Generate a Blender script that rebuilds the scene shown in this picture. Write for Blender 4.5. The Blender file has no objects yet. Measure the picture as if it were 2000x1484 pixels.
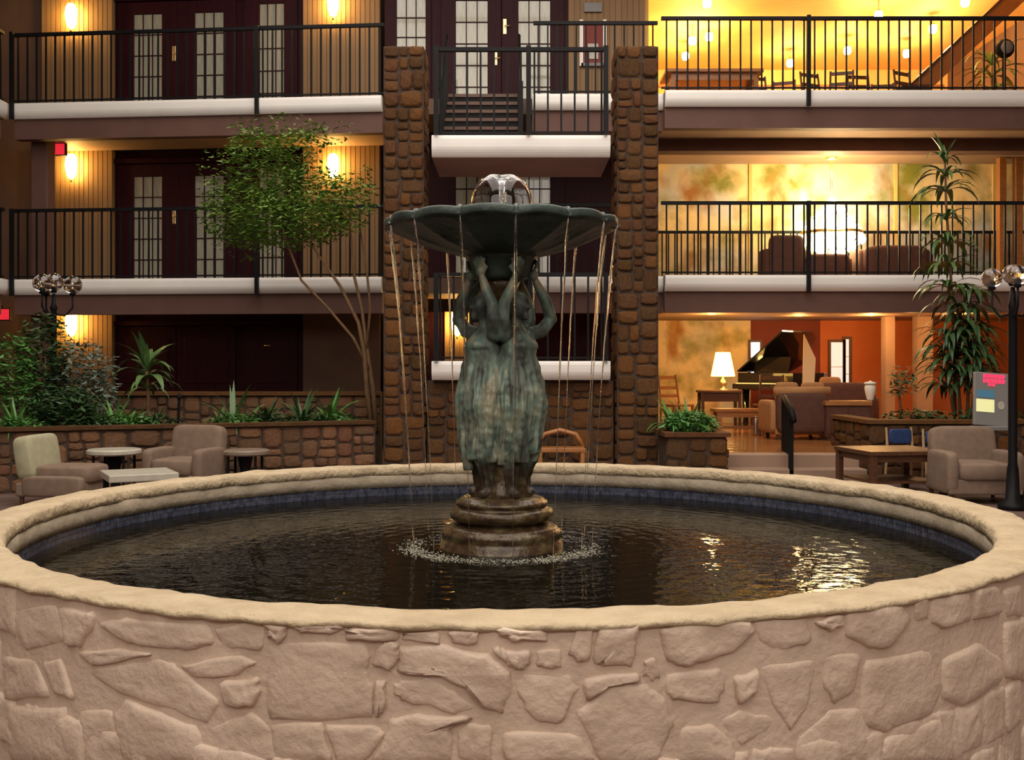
import bpy, bmesh, math, random
from mathutils import Matrix, Vector, noise as mnoise

random.seed(11)
rnd = random.random
def ru(a, b): return a + (b - a) * rnd()
PI = math.pi
scene = bpy.context.scene
COL = scene.collection

# ------------------------------------------------------------------ camera, world, exposure
F = 2044.0            # focal length in pixels of the 2000 x 1484 frame
HOR = 720.0           # image row of the horizon
EYE = 1.405
cam_d = bpy.data.cameras.new('camera')
cam = bpy.data.objects.new('camera', cam_d)
COL.objects.link(cam)
cam.location = (0, 0, EYE)
cam.rotation_euler = (PI / 2, 0, 0)
cam_d.sensor_width = 36.0
cam_d.sensor_fit = 'HORIZONTAL'
cam_d.lens = 36.0 * F / 2000.0
cam_d.shift_y = (HOR - 742.0) / 2000.0
cam_d.clip_end = 200
scene.camera = cam

world = bpy.data.worlds.new('dusk_sky')
scene.world = world
world.use_nodes = True
bg = world.node_tree.nodes['Background']
bg.inputs[0].default_value = (1.0, 0.905, 0.81, 1)
bg.inputs[1].default_value = 2.5
vs = scene.view_settings
vs.view_transform = 'Standard'
vs.look = 'None'
vs.exposure = 0.45
vs.gamma = 1.0
vs.use_curve_mapping = False
# portal in the open skylight of the atrium roof
SKY = (-5.6, 5.6, -3.0, 15.2)
ROOF_Z = 9.4
pd = bpy.data.lights.new('skylight_portal', 'AREA')
pd.shape = 'RECTANGLE'
pd.size = SKY[1] - SKY[0]
pd.size_y = SKY[3] - SKY[2]
pd.cycles.is_portal = True
po = bpy.data.objects.new('skylight_portal', pd)
po.location = ((SKY[0] + SKY[1]) / 2, (SKY[2] + SKY[3]) / 2, ROOF_Z + 0.05)
COL.objects.link(po)
# portal in the opening added behind the camera for frontal fill light
FILL_GAP = (-8.0, 8.0, 5.0, 8.9)
pd2 = bpy.data.lights.new('window_portal', 'AREA')
pd2.shape = 'RECTANGLE'
pd2.size = FILL_GAP[1] - FILL_GAP[0]
pd2.size_y = FILL_GAP[3] - FILL_GAP[2]
pd2.cycles.is_portal = True
po2 = bpy.data.objects.new('window_portal', pd2)
po2.location = (0, -5.25, (FILL_GAP[2] + FILL_GAP[3]) / 2)
po2.rotation_euler = (PI / 2, 0, 0)
COL.objects.link(po2)

# ------------------------------------------------------------------ helpers
def at(px, py, D):
    return Vector(((px - 1000) / F * D, D, EYE + (HOR - py) / F * D))
def X(px, D): return (px - 1000) / F * D
def Z(py, D): return EYE + (HOR - py) / F * D
def T(x, y, z): return Matrix.Translation((x, y, z))
def RZ(a): return Matrix.Rotation(a, 4, 'Z')
def RX(a): return Matrix.Rotation(a, 4, 'X')
def RY(a): return Matrix.Rotation(a, 4, 'Y')
def S(x, y, z): return Matrix.Diagonal((x, y, z, 1))

class MB:
    def __init__(self):
        self.v = []; self.f = []
    def quad_mesh(self, V, Fc):
        n = len(self.v); self.v += [tuple(p) for p in V]
        self.f += [tuple(i + n for i in f) for f in Fc]
        return self
    def box(self, x0, x1, y0, y1, z0, z1, M=None):
        V = [Vector((x, y, z)) for z in (z0, z1) for y in (y0, y1) for x in (x0, x1)]
        if M is not None: V = [M @ p for p in V]
        return self.quad_mesh(V, [(0, 2, 3, 1), (4, 5, 7, 6), (0, 1, 5, 4), (2, 6, 7, 3), (0, 4, 6, 2), (1, 3, 7, 5)])
    def prism(self, pts, y0, y1, M=None):
        """outline in x,z extruded along y"""
        n = len(pts)
        V = [Vector((p[0], y0, p[1])) for p in pts] + [Vector((p[0], y1, p[1])) for p in pts]
        if M is not None: V = [M @ p for p in V]
        Fc = [tuple(range(n)), tuple(range(2 * n - 1, n - 1, -1))]
        Fc += [(i, i + n, (i + 1) % n + n, (i + 1) % n) for i in range(n)]
        return self.quad_mesh(V, Fc)
    def slab(self, pts, z0, z1, M=None):
        n = len(pts)
        V = [Vector((p[0], p[1], z0)) for p in pts] + [Vector((p[0], p[1], z1)) for p in pts]
        if M is not None: V = [M @ p for p in V]
        Fc = [tuple(range(n - 1, -1, -1)), tuple(range(n, 2 * n))]
        Fc += [(i, (i + 1) % n, (i + 1) % n + n, i + n) for i in range(n)]
        return self.quad_mesh(V, Fc)
    def tube(self, path, radii, n=8, cap=True):
        path = [Vector(p) for p in path]
        if not hasattr(radii, '__len__'): radii = [radii] * len(path)
        rings = []
        up = Vector((0, 0, 1))
        prev = None
        for i, p in enumerate(path):
            d = (path[min(i + 1, len(path) - 1)] - path[max(i - 1, 0)])
            if d.length < 1e-9: d = up.copy()
            d.normalize()
            if prev is None:
                a = d.orthogonal().normalized()
            else:
                a = (prev - d * prev.dot(d))
                a = a.normalized() if a.length > 1e-6 else d.orthogonal().normalized()
            prev = a
            b = d.cross(a)
            rings.append([p + (a * math.cos(2 * PI * k / n) + b * math.sin(2 * PI * k / n)) * radii[i] for k in range(n)])
        V = [q for r in rings for q in r]
        Fc = []
        for i in range(len(rings) - 1):
            for k in range(n):
                k2 = (k + 1) % n
                Fc.append((i * n + k, i * n + k2, (i + 1) * n + k2, (i + 1) * n + k))
        if cap:
            Fc.append(tuple(range(n - 1, -1, -1)))
            m = (len(rings) - 1) * n
            Fc.append(tuple(range(m, m + n)))
        return self.quad_mesh(V, Fc)
    def lathe(self, prof, n=32, c=(0, 0, 0), fr=None, closed=False, cap=True):
        """prof: (r, z); fr(theta, r, z) -> (r, z) lets the outline vary round the axis"""
        V = []
        for (r, z) in prof:
            for k in range(n):
                t = 2 * PI * k / n
                rr, zz = (r, z) if fr is None else fr(t, r, z)
                V.append((c[0] + rr * math.cos(t), c[1] + rr * math.sin(t), c[2] + zz))
        Fc = []
        m = len(prof)
        for i in range(m if closed else m - 1):
            j = (i + 1) % m
            for k in range(n):
                k2 = (k + 1) % n
                Fc.append((i * n + k, i * n + k2, j * n + k2, j * n + k))
        if not closed and cap:
            if prof[0][0] > 1e-5: Fc.append(tuple(range(n - 1, -1, -1)))
            if prof[-1][0] > 1e-5: Fc.append(tuple(range((m - 1) * n, m * n)))
        return self.quad_mesh(V, Fc)
    def ball(self, c, r, nu=12, nv=8):
        if not hasattr(r, '__len__'): r = (r, r, r)
        V = [(c[0], c[1], c[2] - r[2])]
        for i in range(1, nv):
            a = -PI / 2 + PI * i / nv
            for k in range(nu):
                t = 2 * PI * k / nu
                V.append((c[0] + r[0] * math.cos(a) * math.cos(t), c[1] + r[1] * math.cos(a) * math.sin(t), c[2] + r[2] * math.sin(a)))
        V.append((c[0], c[1], c[2] + r[2]))
        Fc = [(0, 1 + (k + 1) % nu, 1 + k) for k in range(nu)]
        for i in range(nv - 2):
            for k in range(nu):
                k2 = (k + 1) % nu
                Fc.append((1 + i * nu + k, 1 + i * nu + k2, 1 + (i + 1) * nu + k2, 1 + (i + 1) * nu + k))
        L = len(V) - 1
        b = 1 + (nv - 2) * nu
        Fc += [(b + k, b + (k + 1) % nu, L) for k in range(nu)]
        return self.quad_mesh(V, Fc)
    def mesh(self, name, mat, smooth=False):
        me = bpy.data.meshes.new(name)
        me.from_pydata([tuple(p) for p in self.v], [], self.f)
        me.validate()
        bm = bmesh.new(); bm.from_mesh(me)
        bmesh.ops.recalc_face_normals(bm, faces=bm.faces)
        bm.to_mesh(me); bm.free()
        if mat is not None: me.materials.append(mat)
        if smooth:
            me.polygons.foreach_set('use_smooth', [True] * len(me.polygons))
        return me

def link(name, me, parent=None, M=None):
    o = bpy.data.objects.new(name, me)
    COL.objects.link(o)
    if parent is not None: o.parent = parent
    if M is not None: o.matrix_local = M
    return o
def tag(o, label, cat=None, group=None, kind=None):
    if label: o['label'] = label
    if cat: o['category'] = cat
    if group: o['group'] = group
    if kind: o['kind'] = kind
    return o
def thing(name, label, cat, M=None, group=None, kind=None):
    o = bpy.data.objects.new(name, None)
    o.empty_display_size = 0.1
    COL.objects.link(o)
    if M is not None: o.matrix_local = M
    return tag(o, label, cat, group, kind)
def face_up(o):
    for p in o.data.polygons:
        if p.normal.z < 0: p.flip()
    return o
def part(p, name, mb, mat, M=None, smooth=False, label=None, kind=None, bevel=0):
    o = link(name, mb.mesh(name, mat, smooth), p, M)
    if bevel: bev(o, bevel)
    return tag(o, label, None, None, kind)
def single(name, mb, mat, label, cat, M=None, smooth=False, group=None, kind=None):
    return tag(link(name, mb.mesh(name, mat, smooth), None, M), label, cat, group, kind)
def struct(name, mb, mat, label=None, M=None, smooth=False):
    return tag(link(name, mb.mesh(name, mat, smooth), None, M), label, None, None, 'structure')
def bev(o, w, seg=2):
    m = o.modifiers.new('bevel', 'BEVEL'); m.width = w; m.segments = seg; m.limit_method = 'ANGLE'; m.angle_limit = 0.7
    return o
def copy_tree(o, M=None, parent=None, label=None):
    c = o.copy(); COL.objects.link(c)
    c.parent = parent
    if M is not None: c.matrix_local = M
    if label: c['label'] = label
    for ch in o.children: copy_tree(ch, None, c)
    return c
def point_light(name, parent, loc, energy, col, r=0.05):
    d = bpy.data.lights.new(name, 'POINT'); d.energy = energy; d.color = col; d.shadow_soft_size = r
    o = bpy.data.objects.new(name, d); COL.objects.link(o); o.parent = parent; o.location = loc
    return o

# ------------------------------------------------------------------ materials
def mat(name, c, rough=0.6, metal=0.0, c2=None, scale=6.0, detail=4.0, bump=0.0, bscale=None, stretch=(1, 1, 1),
        spec=0.5, ior=1.45, trans=0.0, emit=None, estr=0.0, rand=None, lo=0.35, hi=0.65, coat=0.0, alpha=1.0):
    m = bpy.data.materials.new(name); m.use_nodes = True
    nt = m.node_tree; N = nt.nodes; L = nt.links
    b = N['Principled BSDF']
    b.inputs['Base Color'].default_value = (*c, 1)
    b.inputs['Roughness'].default_value = rough
    b.inputs['Metallic'].default_value = metal
    b.inputs['IOR'].default_value = ior
    b.inputs['Specular IOR Level'].default_value = spec
    b.inputs['Transmission Weight'].default_value = trans
    b.inputs['Coat Weight'].default_value = coat
    b.inputs['Alpha'].default_value = alpha
    if emit:
        b.inputs['Emission Color'].default_value = (*emit, 1)
        b.inputs['Emission Strength'].default_value = estr
    tc = N.new('ShaderNodeTexCoord'); mp = N.new('ShaderNodeMapping')
    L.new(tc.outputs['Object'], mp.inputs[0]); mp.inputs['Scale'].default_value = stretch
    col_out = None
    if c2 is not None:
        nz = N.new('ShaderNodeTexNoise'); nz.inputs['Scale'].default_value = scale; nz.inputs['Detail'].default_value = detail
        L.new(mp.outputs[0], nz.inputs['Vector'])
        cr = N.new('ShaderNodeValToRGB')
        cr.color_ramp.elements[0].position = lo; cr.color_ramp.elements[0].color = (*c, 1)
        cr.color_ramp.elements[1].position = hi; cr.color_ramp.elements[1].color = (*c2, 1)
        L.new(nz.outputs[0], cr.inputs[0]); col_out = cr.outputs[0]
    if rand:       # piece to piece change of colour
        oi = N.new('ShaderNodeObjectInfo'); rr = N.new('ShaderNodeValToRGB')
        els = rr.color_ramp.elements
        while len(els) < len(rand): els.new(0.5)
        for i, cc in enumerate(rand):
            els[i].position = i / (len(rand) - 1); els[i].color = (*cc, 1)
        L.new(oi.outputs['Random'], rr.inputs[0])
        if col_out is None: col_out = rr.outputs[0]
        else:
            mx = N.new('ShaderNodeMix'); mx.data_type = 'RGBA'; mx.inputs[0].default_value = 0.6
            L.new(col_out, mx.inputs[6]); L.new(rr.outputs[0], mx.inputs[7]); col_out = mx.outputs[2]
    if col_out is not None: L.new(col_out, b.inputs['Base Color'])
    if bump:
        nb = N.new('ShaderNodeTexNoise'); nb.inputs['Scale'].default_value = bscale or scale * 3; nb.inputs['Detail'].default_value = 5
        L.new(mp.outputs[0], nb.inputs['Vector'])
        bp = N.new('ShaderNodeBump'); bp.inputs['Strength'].default_value = bump; bp.inputs['Distance'].default_value = 0.02
        L.new(nb.outputs[0], bp.inputs['Height']); L.new(bp.outputs[0], b.inputs['Normal'])
    return m

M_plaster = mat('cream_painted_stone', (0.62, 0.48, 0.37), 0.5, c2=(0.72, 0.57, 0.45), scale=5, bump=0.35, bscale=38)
M_rimtop = mat('cream_cement_coping', (0.43, 0.33, 0.205), 0.75, c2=(0.53, 0.42, 0.27), scale=9, bump=0.8, bscale=30)  # same paint as the wall, darkened in colour to offset the top light
M_inner = mat('grey_cement_render', (0.30, 0.245, 0.175), 0.8, c2=(0.40, 0.33, 0.24), scale=9, bump=0.35, bscale=30)  # plaster with the shade below the rim put into its colour; also grout
M_tile = mat('blue_glazed_mosaic', (0.035, 0.045, 0.085), 0.3, c2=(0.10, 0.115, 0.17), scale=30, detail=1)
M_white = mat('white_painted_fascia', (0.90, 0.87, 0.82), 0.45, c2=(0.86, 0.83, 0.78), scale=2)
M_beam = mat('brown_painted_beam', (0.14, 0.068, 0.052), 0.7, c2=(0.12, 0.058, 0.044), scale=3)
M_landing = mat('mauve_painted_slab', (0.40, 0.27, 0.25), 0.7, c2=(0.36, 0.24, 0.22), scale=3)
M_soffit = mat('tan_soffit', (0.34, 0.22, 0.15), 0.7, c2=(0.30, 0.195, 0.135), scale=3)
M_siding = mat('tan_siding_board', (0.29, 0.175, 0.085), 0.55, c2=(0.25, 0.15, 0.07), scale=4, stretch=(6, 6, 0.6), rand=((0.30, 0.18, 0.088), (0.25, 0.15, 0.072)), spec=0.25)
M_maroon = mat('dark_maroon_wood', (0.026, 0.0035, 0.006), 0.5, c2=(0.036, 0.006, 0.009), scale=5, stretch=(8, 8, 0.7), spec=0.15)
M_doorlight = mat('curtained_glass', (0.47, 0.45, 0.34), 0.12, c2=(0.38, 0.36, 0.28), scale=8, stretch=(6, 6, 0.5), coat=1.0)
M_rail = mat('black_iron', (0.007, 0.007, 0.008), 0.5, spec=0.2)
M_brass = mat('polished_brass', (0.9, 0.68, 0.36), 0.38, metal=1.0)
M_stone = mat('brown_fieldstone', (0.065, 0.032, 0.015), 0.75, c2=(0.13, 0.064, 0.026), scale=7, bump=0.6, bscale=16,
              rand=((0.115, 0.044, 0.020), (0.06, 0.035, 0.013), (0.21, 0.085, 0.024), (0.10, 0.055, 0.026), (0.15, 0.056, 0.025)), spec=0.15)
M_stone2 = mat('reddish_planter_stone', (0.12, 0.06, 0.035), 0.75, c2=(0.21, 0.11, 0.06), scale=7, bump=0.6, bscale=16,
               rand=((0.20, 0.085, 0.05), (0.11, 0.07, 0.04), (0.28, 0.14, 0.07), (0.17, 0.10, 0.06)), spec=0.15)  # same stone as the piers, colour lightened for the stronger light there
M_mortar = mat('dark_mortar', (0.06, 0.038, 0.026), 0.9, c2=(0.08, 0.052, 0.036), scale=20, bump=0.3)
M_floor = mat('brown_slate_floor', (0.13, 0.085, 0.075), 0.45, c2=(0.19, 0.12, 0.10), scale=3, bump=0.1)
M_wall = mat('brown_painted_wall', (0.14, 0.078, 0.05), 0.75, c2=(0.12, 0.066, 0.043), scale=2)
M_roof = mat('warm_grey_ceiling', (0.32, 0.26, 0.21), 0.8, c2=(0.28, 0.23, 0.19), scale=2)
M_soil = mat('dark_soil', (0.03, 0.022, 0.015), 0.95, c2=(0.05, 0.035, 0.022), scale=14, bump=0.6)
M_yell = mat('golden_yellow_plaster', (0.86, 0.60, 0.22), 0.7, c2=(0.82, 0.54, 0.18), scale=1.2)
M_orange = mat('burnt_orange_wall', (0.60, 0.17, 0.045), 0.6, c2=(0.55, 0.14, 0.035), scale=1.5)
M_red = mat('dark_red_wall', (0.22, 0.030, 0.016), 0.6, c2=(0.17, 0.022, 0.012), scale=1.5)
M_wood = mat('honey_wood', (0.33, 0.13, 0.04), 0.3, c2=(0.42, 0.18, 0.06), scale=5, stretch=(1, 7, 7))
M_woodfl = mat('polished_wood_floor', (0.34, 0.13, 0.04), 0.16, c2=(0.44, 0.19, 0.065), scale=4, stretch=(0.7, 7, 7),
               rand=((0.32, 0.12, 0.035), (0.46, 0.19, 0.06)))
M_dwood = mat('dark_walnut', (0.075, 0.032, 0.016), 0.4, c2=(0.12, 0.05, 0.024), scale=6, stretch=(1, 7, 7))
M_taupe = mat('taupe_upholstery', (0.20, 0.135, 0.095), 0.85, c2=(0.235, 0.165, 0.118), scale=12, bump=0.2, bscale=90)
M_cream = mat('pale_cream_upholstery', (0.37, 0.35, 0.22), 0.85, c2=(0.42, 0.40, 0.26), scale=12, bump=0.2, bscale=90)
M_ochre = mat('ochre_upholstery', (0.36, 0.17, 0.06), 0.8, c2=(0.42, 0.2, 0.075), scale=12, bump=0.2, bscale=90)
M_brownup = mat('dark_brown_upholstery', (0.085, 0.03, 0.018), 0.7, c2=(0.11, 0.042, 0.024), scale=10)
M_tabletop = mat('white_stone_tabletop', (0.52, 0.49, 0.40), 0.35, c2=(0.45, 0.42, 0.35), scale=10)
M_tabletop2 = mat('tan_stone_tabletop', (0.26, 0.20, 0.15), 0.4, c2=(0.22, 0.17, 0.13), scale=10)
M_black = mat('glossy_black', (0.008, 0.008, 0.009), 0.12, coat=1.0)
M_matblack = mat('matte_black', (0.007, 0.006, 0.006), 0.6, spec=0.2)
M_glass = mat('clear_glass', (1, 1, 1), 0.02, ior=1.45, trans=1.0)
M_leafA = mat('ficus_leaf', (0.08, 0.17, 0.02), 0.4, c2=(0.19, 0.32, 0.05), scale=2.2)
M_leafB = mat('dark_shrub_leaf', (0.022, 0.06, 0.018), 0.4, c2=(0.055, 0.11, 0.035), scale=5)
M_leafC = mat('dracaena_leaf', (0.05, 0.12, 0.03), 0.35, c2=(0.12, 0.21, 0.06), scale=5, rand=((0.04, 0.10, 0.03), (0.12, 0.22, 0.07)))
M_leafD = mat('bright_fern_leaf', (0.05, 0.17, 0.03), 0.4, c2=(0.11, 0.27, 0.06), scale=5)
M_leafG = mat('grey_green_leaf', (0.10, 0.14, 0.10), 0.5, c2=(0.17, 0.21, 0.16), scale=6)
M_bark = mat('brown_bark', (0.13, 0.07, 0.035), 0.8, c2=(0.20, 0.11, 0.05), scale=9, stretch=(5, 5, 1), bump=0.3)
M_sconce = mat('lit_amber_glass', (1, 0.8, 0.4), 0.3, emit=(1.0, 0.58, 0.15), estr=42.0)
M_chand = mat('lit_crystal', (1, 0.9, 0.7), 0.2, emit=(1.0, 0.78, 0.42), estr=8.0)
M_bulb = mat('lit_halogen_bulb', (1, 0.9, 0.7), 0.2, emit=(1.0, 0.80, 0.42), estr=60.0)
M_shade = mat('lit_lampshade', (1, 0.8, 0.4), 0.6, emit=(1.0, 0.62, 0.14), estr=4.5)
M_exit = mat('lit_red_sign', (0.6, 0.02, 0.03), 0.4, emit=(0.9, 0.03, 0.05), estr=0.6)
M_daywin = mat('bright_window_glass', (0.9, 0.92, 1), 0.2, emit=(0.90, 0.93, 1.0), estr=3.0)
M_dimwin = mat('pale_window_glass', (0.8, 0.78, 0.75), 0.2, emit=(0.85, 0.78, 0.72), estr=0.55)
M_blue = mat('navy_blue_fabric', (0.018, 0.04, 0.13), 0.7, c2=(0.03, 0.06, 0.17), scale=20)
M_lightwood = mat('pale_wood', (0.42, 0.27, 0.13), 0.45, c2=(0.5, 0.33, 0.17), scale=5, stretch=(6, 6, 1))
M_grey = mat('grey_plastic', (0.22, 0.21, 0.20), 0.5)
M_steel = mat('dull_steel', (0.4, 0.38, 0.36), 0.35, metal=1.0)
M_whitep = mat('white_panel', (0.82, 0.75, 0.62), 0.5)
M_redled = mat('lit_red_lettering', (0.8, 0.02, 0.06), 0.4, emit=(1.0, 0.03, 0.09), estr=1.1)
M_scrblue = mat('lit_blue_panel', (0.03, 0.08, 0.12), 0.3, emit=(0.05, 0.13, 0.18), estr=0.6)
M_scryel = mat('lit_pale_panel', (0.7, 0.7, 0.35), 0.3, emit=(0.75, 0.75, 0.35), estr=0.45)

def patina_mat(name, wet):
    m = bpy.data.materials.new(name); m.use_nodes = True
    nt = m.node_tree; N = nt.nodes; L = nt.links; b = N['Principled BSDF']
    tc = N.new('ShaderNodeTexCoord')
    def nz(sc, st, det=5):
        mp = N.new('ShaderNodeMapping'); mp.inputs['Scale'].default_value = st
        L.new(tc.outputs['Object'], mp.inputs[0])
        t = N.new('ShaderNodeTexNoise'); t.inputs['Scale'].default_value = sc; t.inputs['Detail'].default_value = det
        L.new(mp.outputs[0], t.inputs['Vector']); return t.outputs[0]
    def ramp(src, pts):
        r = N.new('ShaderNodeValToRGB'); e = r.color_ramp.elements
        while len(e) < len(pts): e.new(0.5)
        for i, (p, c) in enumerate(pts): e[i].position = p; e[i].color = (*c, 1)
        L.new(src, r.inputs[0]); return r.outputs[0]
    if wet:
        base = ramp(nz(14, (1, 1, 2)), [(0.3, (0.03, 0.016, 0.009)), (0.5, (0.07, 0.042, 0.020)), (0.72, (0.15, 0.125, 0.06))])
        b.inputs['Roughness'].default_value = 0.25
    else:
        base = ramp(nz(11, (1, 1, 0.5), 8), [(0.34, (0.04, 0.045, 0.038)), (0.44, (0.095, 0.115, 0.095)), (0.55, (0.155, 0.235, 0.19)), (0.66, (0.33, 0.31, 0.22))])
        # run-off streaks that whiten the drapery low down
        st = ramp(nz(22, (1, 1, 0.3), 8), [(0.44, (0, 0, 0)), (0.66, (1, 1, 1))])
        sx = N.new('ShaderNodeSeparateXYZ'); L.new(tc.outputs['Object'], sx.inputs[0])
        mr = N.new('ShaderNodeMapRange'); L.new(sx.outputs[2], mr.inputs[0])
        mr.inputs[1].default_value = 1.45; mr.inputs[2].default_value = 1.0; mr.inputs[3].default_value = 0.0; mr.inputs[4].default_value = 0.75
        mu = N.new('ShaderNodeMath'); mu.operation = 'MULTIPLY'
        L.new(st, mu.inputs[0]); L.new(mr.outputs[0], mu.inputs[1])
        mx = N.new('ShaderNodeMix'); mx.data_type = 'RGBA'
        L.new(mu.outputs[0], mx.inputs[0]); L.new(base, mx.inputs[6]); mx.inputs[7].default_value = (0.50, 0.52, 0.38, 1)
        base = mx.outputs[2]
        # splash line: brown lime and rust stain over the feet
        wn = N.new('ShaderNodeMath'); wn.operation = 'MULTIPLY_ADD'; L.new(nz(9, (1, 1, 0.3)), wn.inputs[0]); wn.inputs[1].default_value = 0.22; L.new(sx.outputs[2], wn.inputs[2])
        m2 = N.new('ShaderNodeMapRange'); L.new(wn.outputs[0], m2.inputs[0])
        m2.inputs[1].default_value = 1.10; m2.inputs[2].default_value = 1.02; m2.inputs[3].default_value = 0.0; m2.inputs[4].default_value = 0.92
        mx2 = N.new('ShaderNodeMix'); mx2.data_type = 'RGBA'; L.new(m2.outputs[0], mx2.inputs[0]); L.new(base, mx2.inputs[6]); mx2.inputs[7].default_value = (0.055, 0.035, 0.022, 1)
        base = mx2.outputs[2]
        b.inputs['Roughness'].default_value = 0.5
    L.new(base, b.inputs['Base Color'])
    b.inputs['Metallic'].default_value = 0.15
    bp = N.new('ShaderNodeBump'); bp.inputs['Strength'].default_value = 0.5; bp.inputs['Distance'].default_value = 0.01
    L.new(nz(40, (1, 1, 0.6)), bp.inputs['Height']); L.new(bp.outputs[0], b.inputs['Normal'])
    return m
M_patina = patina_mat('green_bronze_patina', False)
M_patbase = patina_mat('wet_brown_bronze', True)
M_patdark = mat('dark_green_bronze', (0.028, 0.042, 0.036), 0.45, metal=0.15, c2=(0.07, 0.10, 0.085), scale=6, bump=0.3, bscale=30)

def water_mat():
    m = bpy.data.materials.new('dark_pool_water'); m.use_nodes = True
    nt = m.node_tree; N = nt.nodes; L = nt.links; b = N['Principled BSDF']
    b.inputs['Base Color'].default_value = (0.006, 0.005, 0.003, 1)
    b.inputs['Roughness'].default_value = 0.04; b.inputs['IOR'].default_value = 1.18; b.inputs['Specular IOR Level'].default_value = 0.25
    tc = N.new('ShaderNodeTexCoord')
    mp = N.new('ShaderNodeMapping'); mp.inputs['Scale'].default_value = (1.0, 1.7, 1); L.new(tc.outputs['Object'], mp.inputs[0])
    n1 = N.new('ShaderNodeTexNoise'); n1.inputs['Scale'].default_value = 7; n1.inputs['Detail'].default_value = 3; L.new(mp.outputs[0], n1.inputs['Vector'])
    w = N.new('ShaderNodeTexWave'); w.wave_type = 'RINGS'; w.rings_direction = 'SPHERICAL'
    w.inputs['Scale'].default_value = 3.2; w.inputs['Distortion'].default_value = 5.0; w.inputs['Detail'].default_value = 3; w.inputs['Detail Scale'].default_value = 2
    L.new(tc.outputs['Object'], w.inputs['Vector'])
    ad = N.new('ShaderNodeMath'); ad.operation = 'MULTIPLY_ADD'; L.new(w.outputs['Fac'], ad.inputs[0]); ad.inputs[1].default_value = 0.22; L.new(n1.outputs[0], ad.inputs[2])
    bp = N.new('ShaderNodeBump'); bp.inputs['Strength'].default_value = 0.15; bp.inputs['Distance'].default_value = 0.02
    L.new(ad.outputs[0], bp.inputs['Height']); L.new(bp.outputs[0], b.inputs['Normal'])
    return m
M_water = water_mat()
M_stream = mat('clear_falling_water', (0.95, 0.97, 1.0), 0.03, ior=1.33, trans=1.0, bump=0.3, bscale=40)
M_bell = mat('clear_water_sheet', (0.97, 0.98, 1.0), 0.01, ior=1.33, trans=1.0)
M_foam = mat('white_foam', (0.48, 0.46, 0.36), 0.5, spec=0.5, trans=0.25)

def mural_mat():
    m = bpy.data.materials.new('painted_garden_mural'); m.use_nodes = True
    nt = m.node_tree; N = nt.nodes; L = nt.links; b = N['Principled BSDF']
    tc = N.new('ShaderNodeTexCoord')
    sx = N.new('ShaderNodeSeparateXYZ'); L.new(tc.outputs['Object'], sx.inputs[0])
    def nz(sc, det=6, off=0, st=(1, 1, 1)):
        mp = N.new('ShaderNodeMapping'); mp.inputs['Location'].default_value = (off, off, off); mp.inputs['Scale'].default_value = st
        L.new(tc.outputs['Object'], mp.inputs[0])
        t = N.new('ShaderNodeTexNoise'); t.inputs['Scale'].default_value = sc; t.inputs['Detail'].default_value = det
        L.new(mp.outputs[0], t.inputs['Vector']); return t.outputs[0]
    def mask(src, a, c):
        r = N.new('ShaderNodeMapRange'); L.new(src, r.inputs[0]); r.inputs[1].default_value = a; r.inputs[2].default_value = c
        return r.outputs[0]
    def mix(f, a, c):
        x = N.new('ShaderNodeMix'); x.data_type = 'RGBA'; L.new(f, x.inputs[0])
        if isinstance(a, tuple): x.inputs[6].default_value = (*a, 1)
        else: L.new(a, x.inputs[6])
        x.inputs[7].default_value = (*c, 1); return x.outputs[2]
    c = mix(mask(nz(0.9, 2, 3.0), 0.42, 0.62), (0.95, 0.74, 0.38), (0.62, 0.64, 0.64))
    c = mix(mask(nz(1.5, 7, 9.0), 0.47, 0.66), c, (0.25, 0.26, 0.04))
    c = mix(mask(nz(2.1, 7, 17.0, (1, 1, 0.6)), 0.52, 0.72), c, (0.42, 0.20, 0.05))
    L.new(c, b.inputs['Base Color']); b.inputs['Roughness'].default_value = 0.6
    return m
M_mural = mural_mat()

# ------------------------------------------------------------------ heights and frames
F2, F3 = 2.85, 5.70
SLAB = 0.25
ALPHA = math.atan(0.085)
MLW = T(-2.0, 16.4, 0) @ RZ(-ALPHA)          # the left wing stands slightly turned
exx, exy = math.cos(ALPHA), -math.sin(ALPHA)
eyx, eyy = math.sin(ALPHA), math.cos(ALPHA)
def lx(px, v):
    k = (px - 1000) / F
    return (k * (16.4 + v * eyy) + 2.0 - v * eyx) / (exx - k * exy)
def lY(x, v): return 16.4 + x * exy + v * eyy
def lz(py, x, v): return Z(py, lY(x, v))

RX0_ = 2.365
# ------------------------------------------------------------------ the atrium shell
mb = MB().box(-11, 11, -5, 26, -0.2, 0.0)
struct('floor', mb, M_floor, 'dark slate floor of the atrium')
struct('wall_left', MB().box(-10.3, -10.0, -5, 19.5, 0, ROOF_Z), M_wall)
struct('wall_right', MB().box(10.2, 10.5, -5, 26, 0, ROOF_Z), M_wall)
wb = struct('wall_behind', MB().box(-10.3, 10.5, -5.2, -5.0, 0, FILL_GAP[2]).box(-10.3, 10.5, -5.2, -5.0, FILL_GAP[3], ROOF_Z)
            .box(-10.3, FILL_GAP[0], -5.2, -5.0, FILL_GAP[2], FILL_GAP[3]).box(FILL_GAP[1], 10.5, -5.2, -5.0, FILL_GAP[2], FILL_GAP[3]), M_wall, 'wall behind the viewer with a tall window band')
for i in range(1, 8):
    xx = FILL_GAP[0] + (FILL_GAP[1] - FILL_GAP[0]) * i / 8
    part(wb, 'window_bar', MB().box(xx - 0.05, xx + 0.05, -5.16, -5.04, FILL_GAP[2], FILL_GAP[3]), M_white)  # bars across the added fill opening
struct('wall_outer_back', MB().box(-10.3, RX0_ - 0.13, 19.2, 19.4, 0, ROOF_Z), M_wall)
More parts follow.
